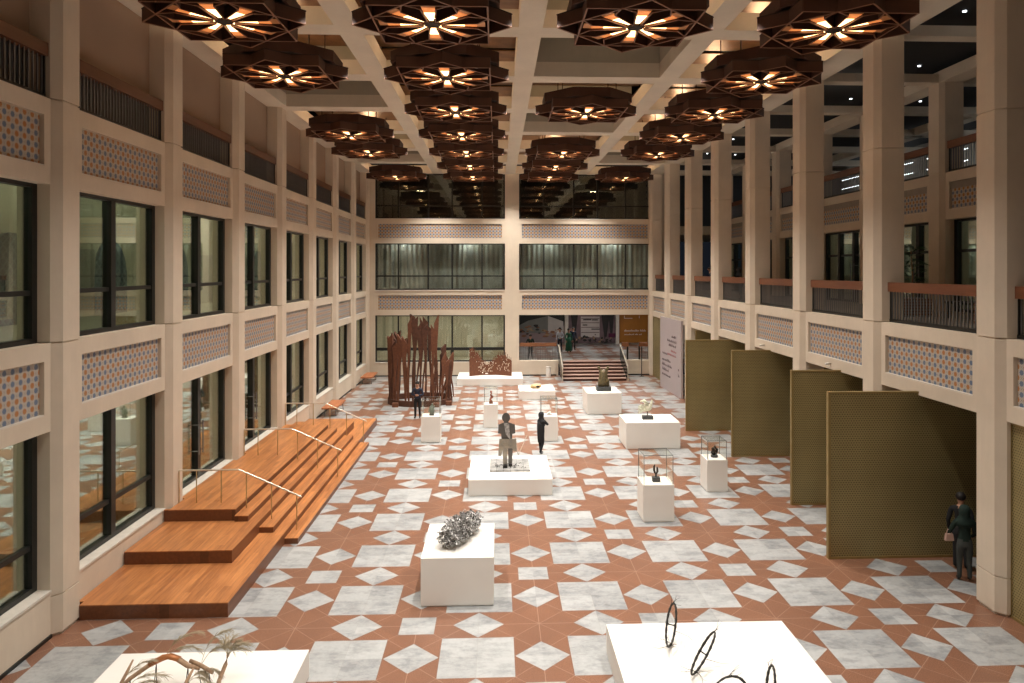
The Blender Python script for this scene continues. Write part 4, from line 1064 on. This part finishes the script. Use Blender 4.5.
# ================================================================== PEOPLE
def person(label, loc, rz, P, mats, shoes='shoe', scale=1.0, hijab=None, hair=True, thick=1.0, skirt=None):
    """P: joint positions; local frame: x right, y forward (face looks to -y? no: +y), z up"""
    root = empty('person', loc, rz, label, 'person'); root.scale = (scale,)*3
    V, E, RA, BN = [], [], [], []
    idx = {}
    def add(nm, p, r, par, bone):
        idx[nm] = len(V); V.append(p); RA.append(r)
        if par: E.append((idx[par], idx[nm]))
        BN.append(bone)
    g = lambda k, d: P.get(k, d); lean = g('lean', (0, 0)); T = thick
    def L(p): t = max(0, (p[2]-.95)/.75); return (p[0]+lean[0]*t, p[1]+lean[1]*t, p[2])
    add('pelvis', (0, 0, .95), .125*T, None, 'leg'); add('waist', L((0, 0, 1.10)), .115*T, 'pelvis', 'top'); add('chest', L((0, .0, 1.28)), .145*T, 'waist', 'top')
    add('up', L((0, 0, 1.40)), .11*T, 'chest', 'top'); add('neck', L((0, .01, 1.49)), .052, 'up', 'skin'); add('head1', L((0, .025, 1.57)), .078, 'neck', 'skin'); add('head2', L((0, .03, 1.66)), .098, 'head1', 'skin'); add('head3', L((0, .02, 1.735)), .07, 'head2', 'skin')
    for s, n in ((-1, 'l'), (1, 'r')):
        sh = L((s*.185, 0, 1.40)); add('sh'+n, sh, .062*T, 'up', 'top')
        el = g('el'+n, (s*.25, -.03, 1.12)); ha = g('ha'+n, (s*.25, .08, .88))
        add('el'+n, el, .047*T, 'sh'+n, 'top'); add('wr'+n, ha, .034, 'el'+n, 'top')
        d = (Vector(ha)-Vector(el)).normalized(); add('hd'+n, tuple(Vector(ha)+d*.07), .032, 'wr'+n, 'skin')
        kn = g('kn'+n, (s*.10, .03, .50)); an = g('an'+n, (s*.11, 0, .09))
        add('hip'+n, (s*.095, 0, .86), .093*T, 'pelvis', 'leg'); add('kn'+n, kn, .063*T, 'hip'+n, 'leg'); add('an'+n, an, .046*T, 'kn'+n, 'leg')
        add('ft'+n, (an[0]+s*.01, an[1]+.13, .04), .038, 'an'+n, 'shoe')
    me = bpy.data.meshes.new('b'); me.from_pydata(V, E, []); ob = bpy.data.objects.new('b', me); COL.objects.link(ob)
    sk = ob.modifiers.new('s', 'SKIN'); ob.modifiers.new('u', 'SUBSURF').levels = 2
    for i, v in enumerate(me.skin_vertices[0].data): v.radius = (RA[i], RA[i]*(.72 if BN[i] == 'top' and i < 4 else 1.0))
    me.skin_vertices[0].data[0].use_root = True
    dg = bpy.context.evaluated_depsgraph_get(); dg.update(); me2 = bpy.data.meshes.new_from_object(ob.evaluated_get(dg))
    mb = MB(); mb.v = [tuple(v.co) for v in me2.vertices]
    segs = [(Vector(V[a]), Vector(V[b]), BN[b]) for a, b in E]
    order = ['top', 'leg', 'skin', 'shoe']
    def near(c):
        best = (9, 'top')
        for a, b, k in segs:
            t = max(0, min(1, (c-a).dot(b-a)/max(1e-9, (b-a).length_squared))); d = (c-(a+(b-a)*t)).length
            if d < best[0]: best = (d, k)
        return best[1]
    for p in me2.polygons:
        mb.f.append(tuple(p.vertices)); mb.mi.append(order.index(near(p.center)))
    bpy.data.objects.remove(ob)
    mb.cur = 2
    hc = Vector(V[idx['head2']])
    mb.tube([hc+Vector((0, .085, .01)), hc+Vector((0, .125, -.025)), hc+Vector((0, .09, -.04))], [.012, .02, .012], 6)
    for s in (-1, 1): mb.ball(tuple(hc+Vector((s*.098, 0, -.01))), (.012, .022, .032), 8, 6)
    for s, n in ((-1, 'l'), (1, 'r')):
        h = Vector(V[idx['hd'+n]]); d = (h-Vector(V[idx['wr'+n]])).normalized(); sd = d.cross(Vector((0, 1, 0)) if abs(d.y) < .8 else Vector((1, 0, 0))).normalized(); bend = d.cross(sd)*.2
        for q, l in ((-1.5, .065), (-.5, .078), (.5, .082), (1.5, .07)):
            b = h+sd*.015*q+d*.01; mb.tube([b, b+d*l*.5, b+d*l*.85+bend*.12], [.010, .009, .007], 6)
        b = h-d*.03+sd*.03; mb.tube([b, b+sd*.03+d*.03, b+sd*.035+d*.06], [.011, .010, .008], 6)
    mb.cur = 4
    for s in (-1, 1): mb.ball(tuple(hc+Vector((s*.035, .088, .02))), (.012, .01, .008), 8, 6)
    mb.tube([hc+Vector((-.022, .088, -.06)), hc+Vector((.022, .088, -.06))], .006, 5)
    mb.build('body', [mats[0], mats[1], 'skin', shoes, 'hair'], root, True)
    if hijab:
        m = MB(); hh = hc; rings = []
        for z, rx, ry, oy in ((.125, .03, .03, -.01), (.115, .075, .08, -.015), (.07, .112, .115, -.025), (.0, .122, .118, -.032), (-.07, .12, .11, -.03), (-.13, .115, .10, -.02), (-.19, .16, .12, -.02), (-.27, .215, .14, -.02), (-.36, .20, .15, -.02)):
            rings.append([(hh.x+rx*cos(2*pi*i/20), hh.y+oy+ry*sin(2*pi*i/20), hh.z+z) for i in range(20)])
        m.loft(rings[::-1]); m.build('headscarf', hijab, root, True)
    elif hair:
        m = MB(); m.ball((hc.x, hc.y-.022, hc.z+.028), (.108, .105, .105), 14, 10); m.build('hair', 'hair', root, True)
    if skirt:
        m = MB(); rings = []
        for z, rx, ry in (((skirt[1], .27, .21), (.5, .23, .18), (.9, .20, .15), (1.1, .17, .125)) if skirt[1] < .3 else ((skirt[1], .12, .12), (.7, .155, .145), (1.0, .175, .155), (1.25, .185, .145), (1.4, .15, .11))): rings.append([(rx*cos(2*pi*i/18), ry*sin(2*pi*i/18), z) for i in range(18)])
        m.loft(rings); m.build('robe', skirt[0], root, True)
    return root
# man in navy beside the rusted ring, arms folded behind / holding paper
person('person in navy jacket and black trousers standing before the rusted blades, arms folded', (-3.92, 36.1, 0), pi*.98,
       {'ell': (-.27, .02, 1.14), 'hal': (-.06, .17, 1.13), 'elr': (.27, .02, 1.14), 'har': (.06, .19, 1.16), 'anl': (-.10, -.1, .09), 'knl': (-.09, 0, .5)}, ('navy', 'blackcloth'), scale=1.03, thick=1.15)
person('person all in black with headscarf, elbow raised and hand on hip, behind the metal figure', (1.74, 28.9, 0), radians(-55),
       {'ell': (-.12, .32, 1.20), 'hal': (-.04, .12, 1.08), 'elr': (.12, .30, 1.22), 'har': (.02, .17, 1.42), 'lean': (0, .02), 'anl': (-.07, .05, .09), 'anr': (.08, -.10, .09)}, ('blackcloth', 'blackcloth'), shoes='trainer', scale=.94, hijab='blackcloth', thick=1.1, skirt=('blackcloth', .50))
person('person in dark green top and hood carrying a pale bag, by the nearest gold screen', (11.02, 16.7, 0), radians(-18),
       {'ell': (-.30, .05, 1.14), 'hal': (-.33, .16, .98), 'elr': (.28, .05, 1.14), 'har': (.2, .2, 1.0)}, ('green', 'greycloth'), scale=1.0, hijab='green', thick=1.12)
hb = empty('handbag', (10.72, 16.82, .92), 0, 'small pale pink bag held by the person in dark green', 'bag'); hb.parent = None
MB().loft([[(-.10, -.04, 0), (.10, -.04, 0), (.10, .04, 0), (-.10, .04, 0)], [(-.08, -.03, .16), (.08, -.03, .16), (.08, .03, .16), (-.08, .03, .16)]]).build('bag_body', cm('bag_pink', (.55, .35, .28), .1), hb)
MB().tube([(-.06, 0, .16), (-.04, 0, .26), (.04, 0, .26), (.06, 0, .16)], .008, 6).build('strap', 'bag_pink', hb)
person('person in black with dark hair half hidden behind the near right column', (11.35, 17.35, 0), radians(-40), {}, ('blackcloth', 'blackcloth'), scale=1.06, thick=1.1)
person('person in dark jacket standing behind the lobby railing', (2.35, 51.2, LZ), pi, {'ell': (-.27, .02, 1.14), 'hal': (-.1, .2, 1.12), 'elr': (.3, -.02, 1.14), 'har': (.2, .1, 1.1), 'anl': (-.14, 0, .09), 'anr': (.14, 0, .09)}, ('green', 'blackcloth'), scale=.98, thick=1.2)
person('person in white and blue shirt and dark trousers at the top of the stairs', (4.80, 55.4, LZ), radians(170), {'anl': (-.13, 0, .09), 'anr': (.13, 0, .09), 'hal': (-.1, .2, 1.05)}, ('whitecloth', 'navy'), scale=1.06)
person('person in long green robe at the top of the stairs', (5.45, 55.2, LZ), radians(200), {}, ('greencoat', 'greencoat'), scale=1.03, skirt=('greencoat', .12))
person('person in dark clothes with raised arm behind the one in green', (5.95, 56.6, LZ), radians(190), {'elr': (.30, .05, 1.25), 'har': (.25, .15, 1.5)}, ('navy', 'blackcloth'), scale=1.03)

person('person in black headscarf leaning over the right gallery rail, nearer of the two up there', (11.75, 34.55, FL2), radians(80), {'lean': (0, .12), 'hal': (-.15, .35, 1.12), 'har': (.15, .35, 1.12)}, ('blackcloth', 'blackcloth'), scale=.88, hijab='blackcloth')
person('person in dark clothes leaning over the right gallery rail, farther of the two up there', (11.75, 39.3, FL2), radians(95), {'lean': (0, .15), 'hal': (-.15, .38, 1.15), 'har': (.15, .38, 1.15)}, ('navy', 'blackcloth'), scale=.9)
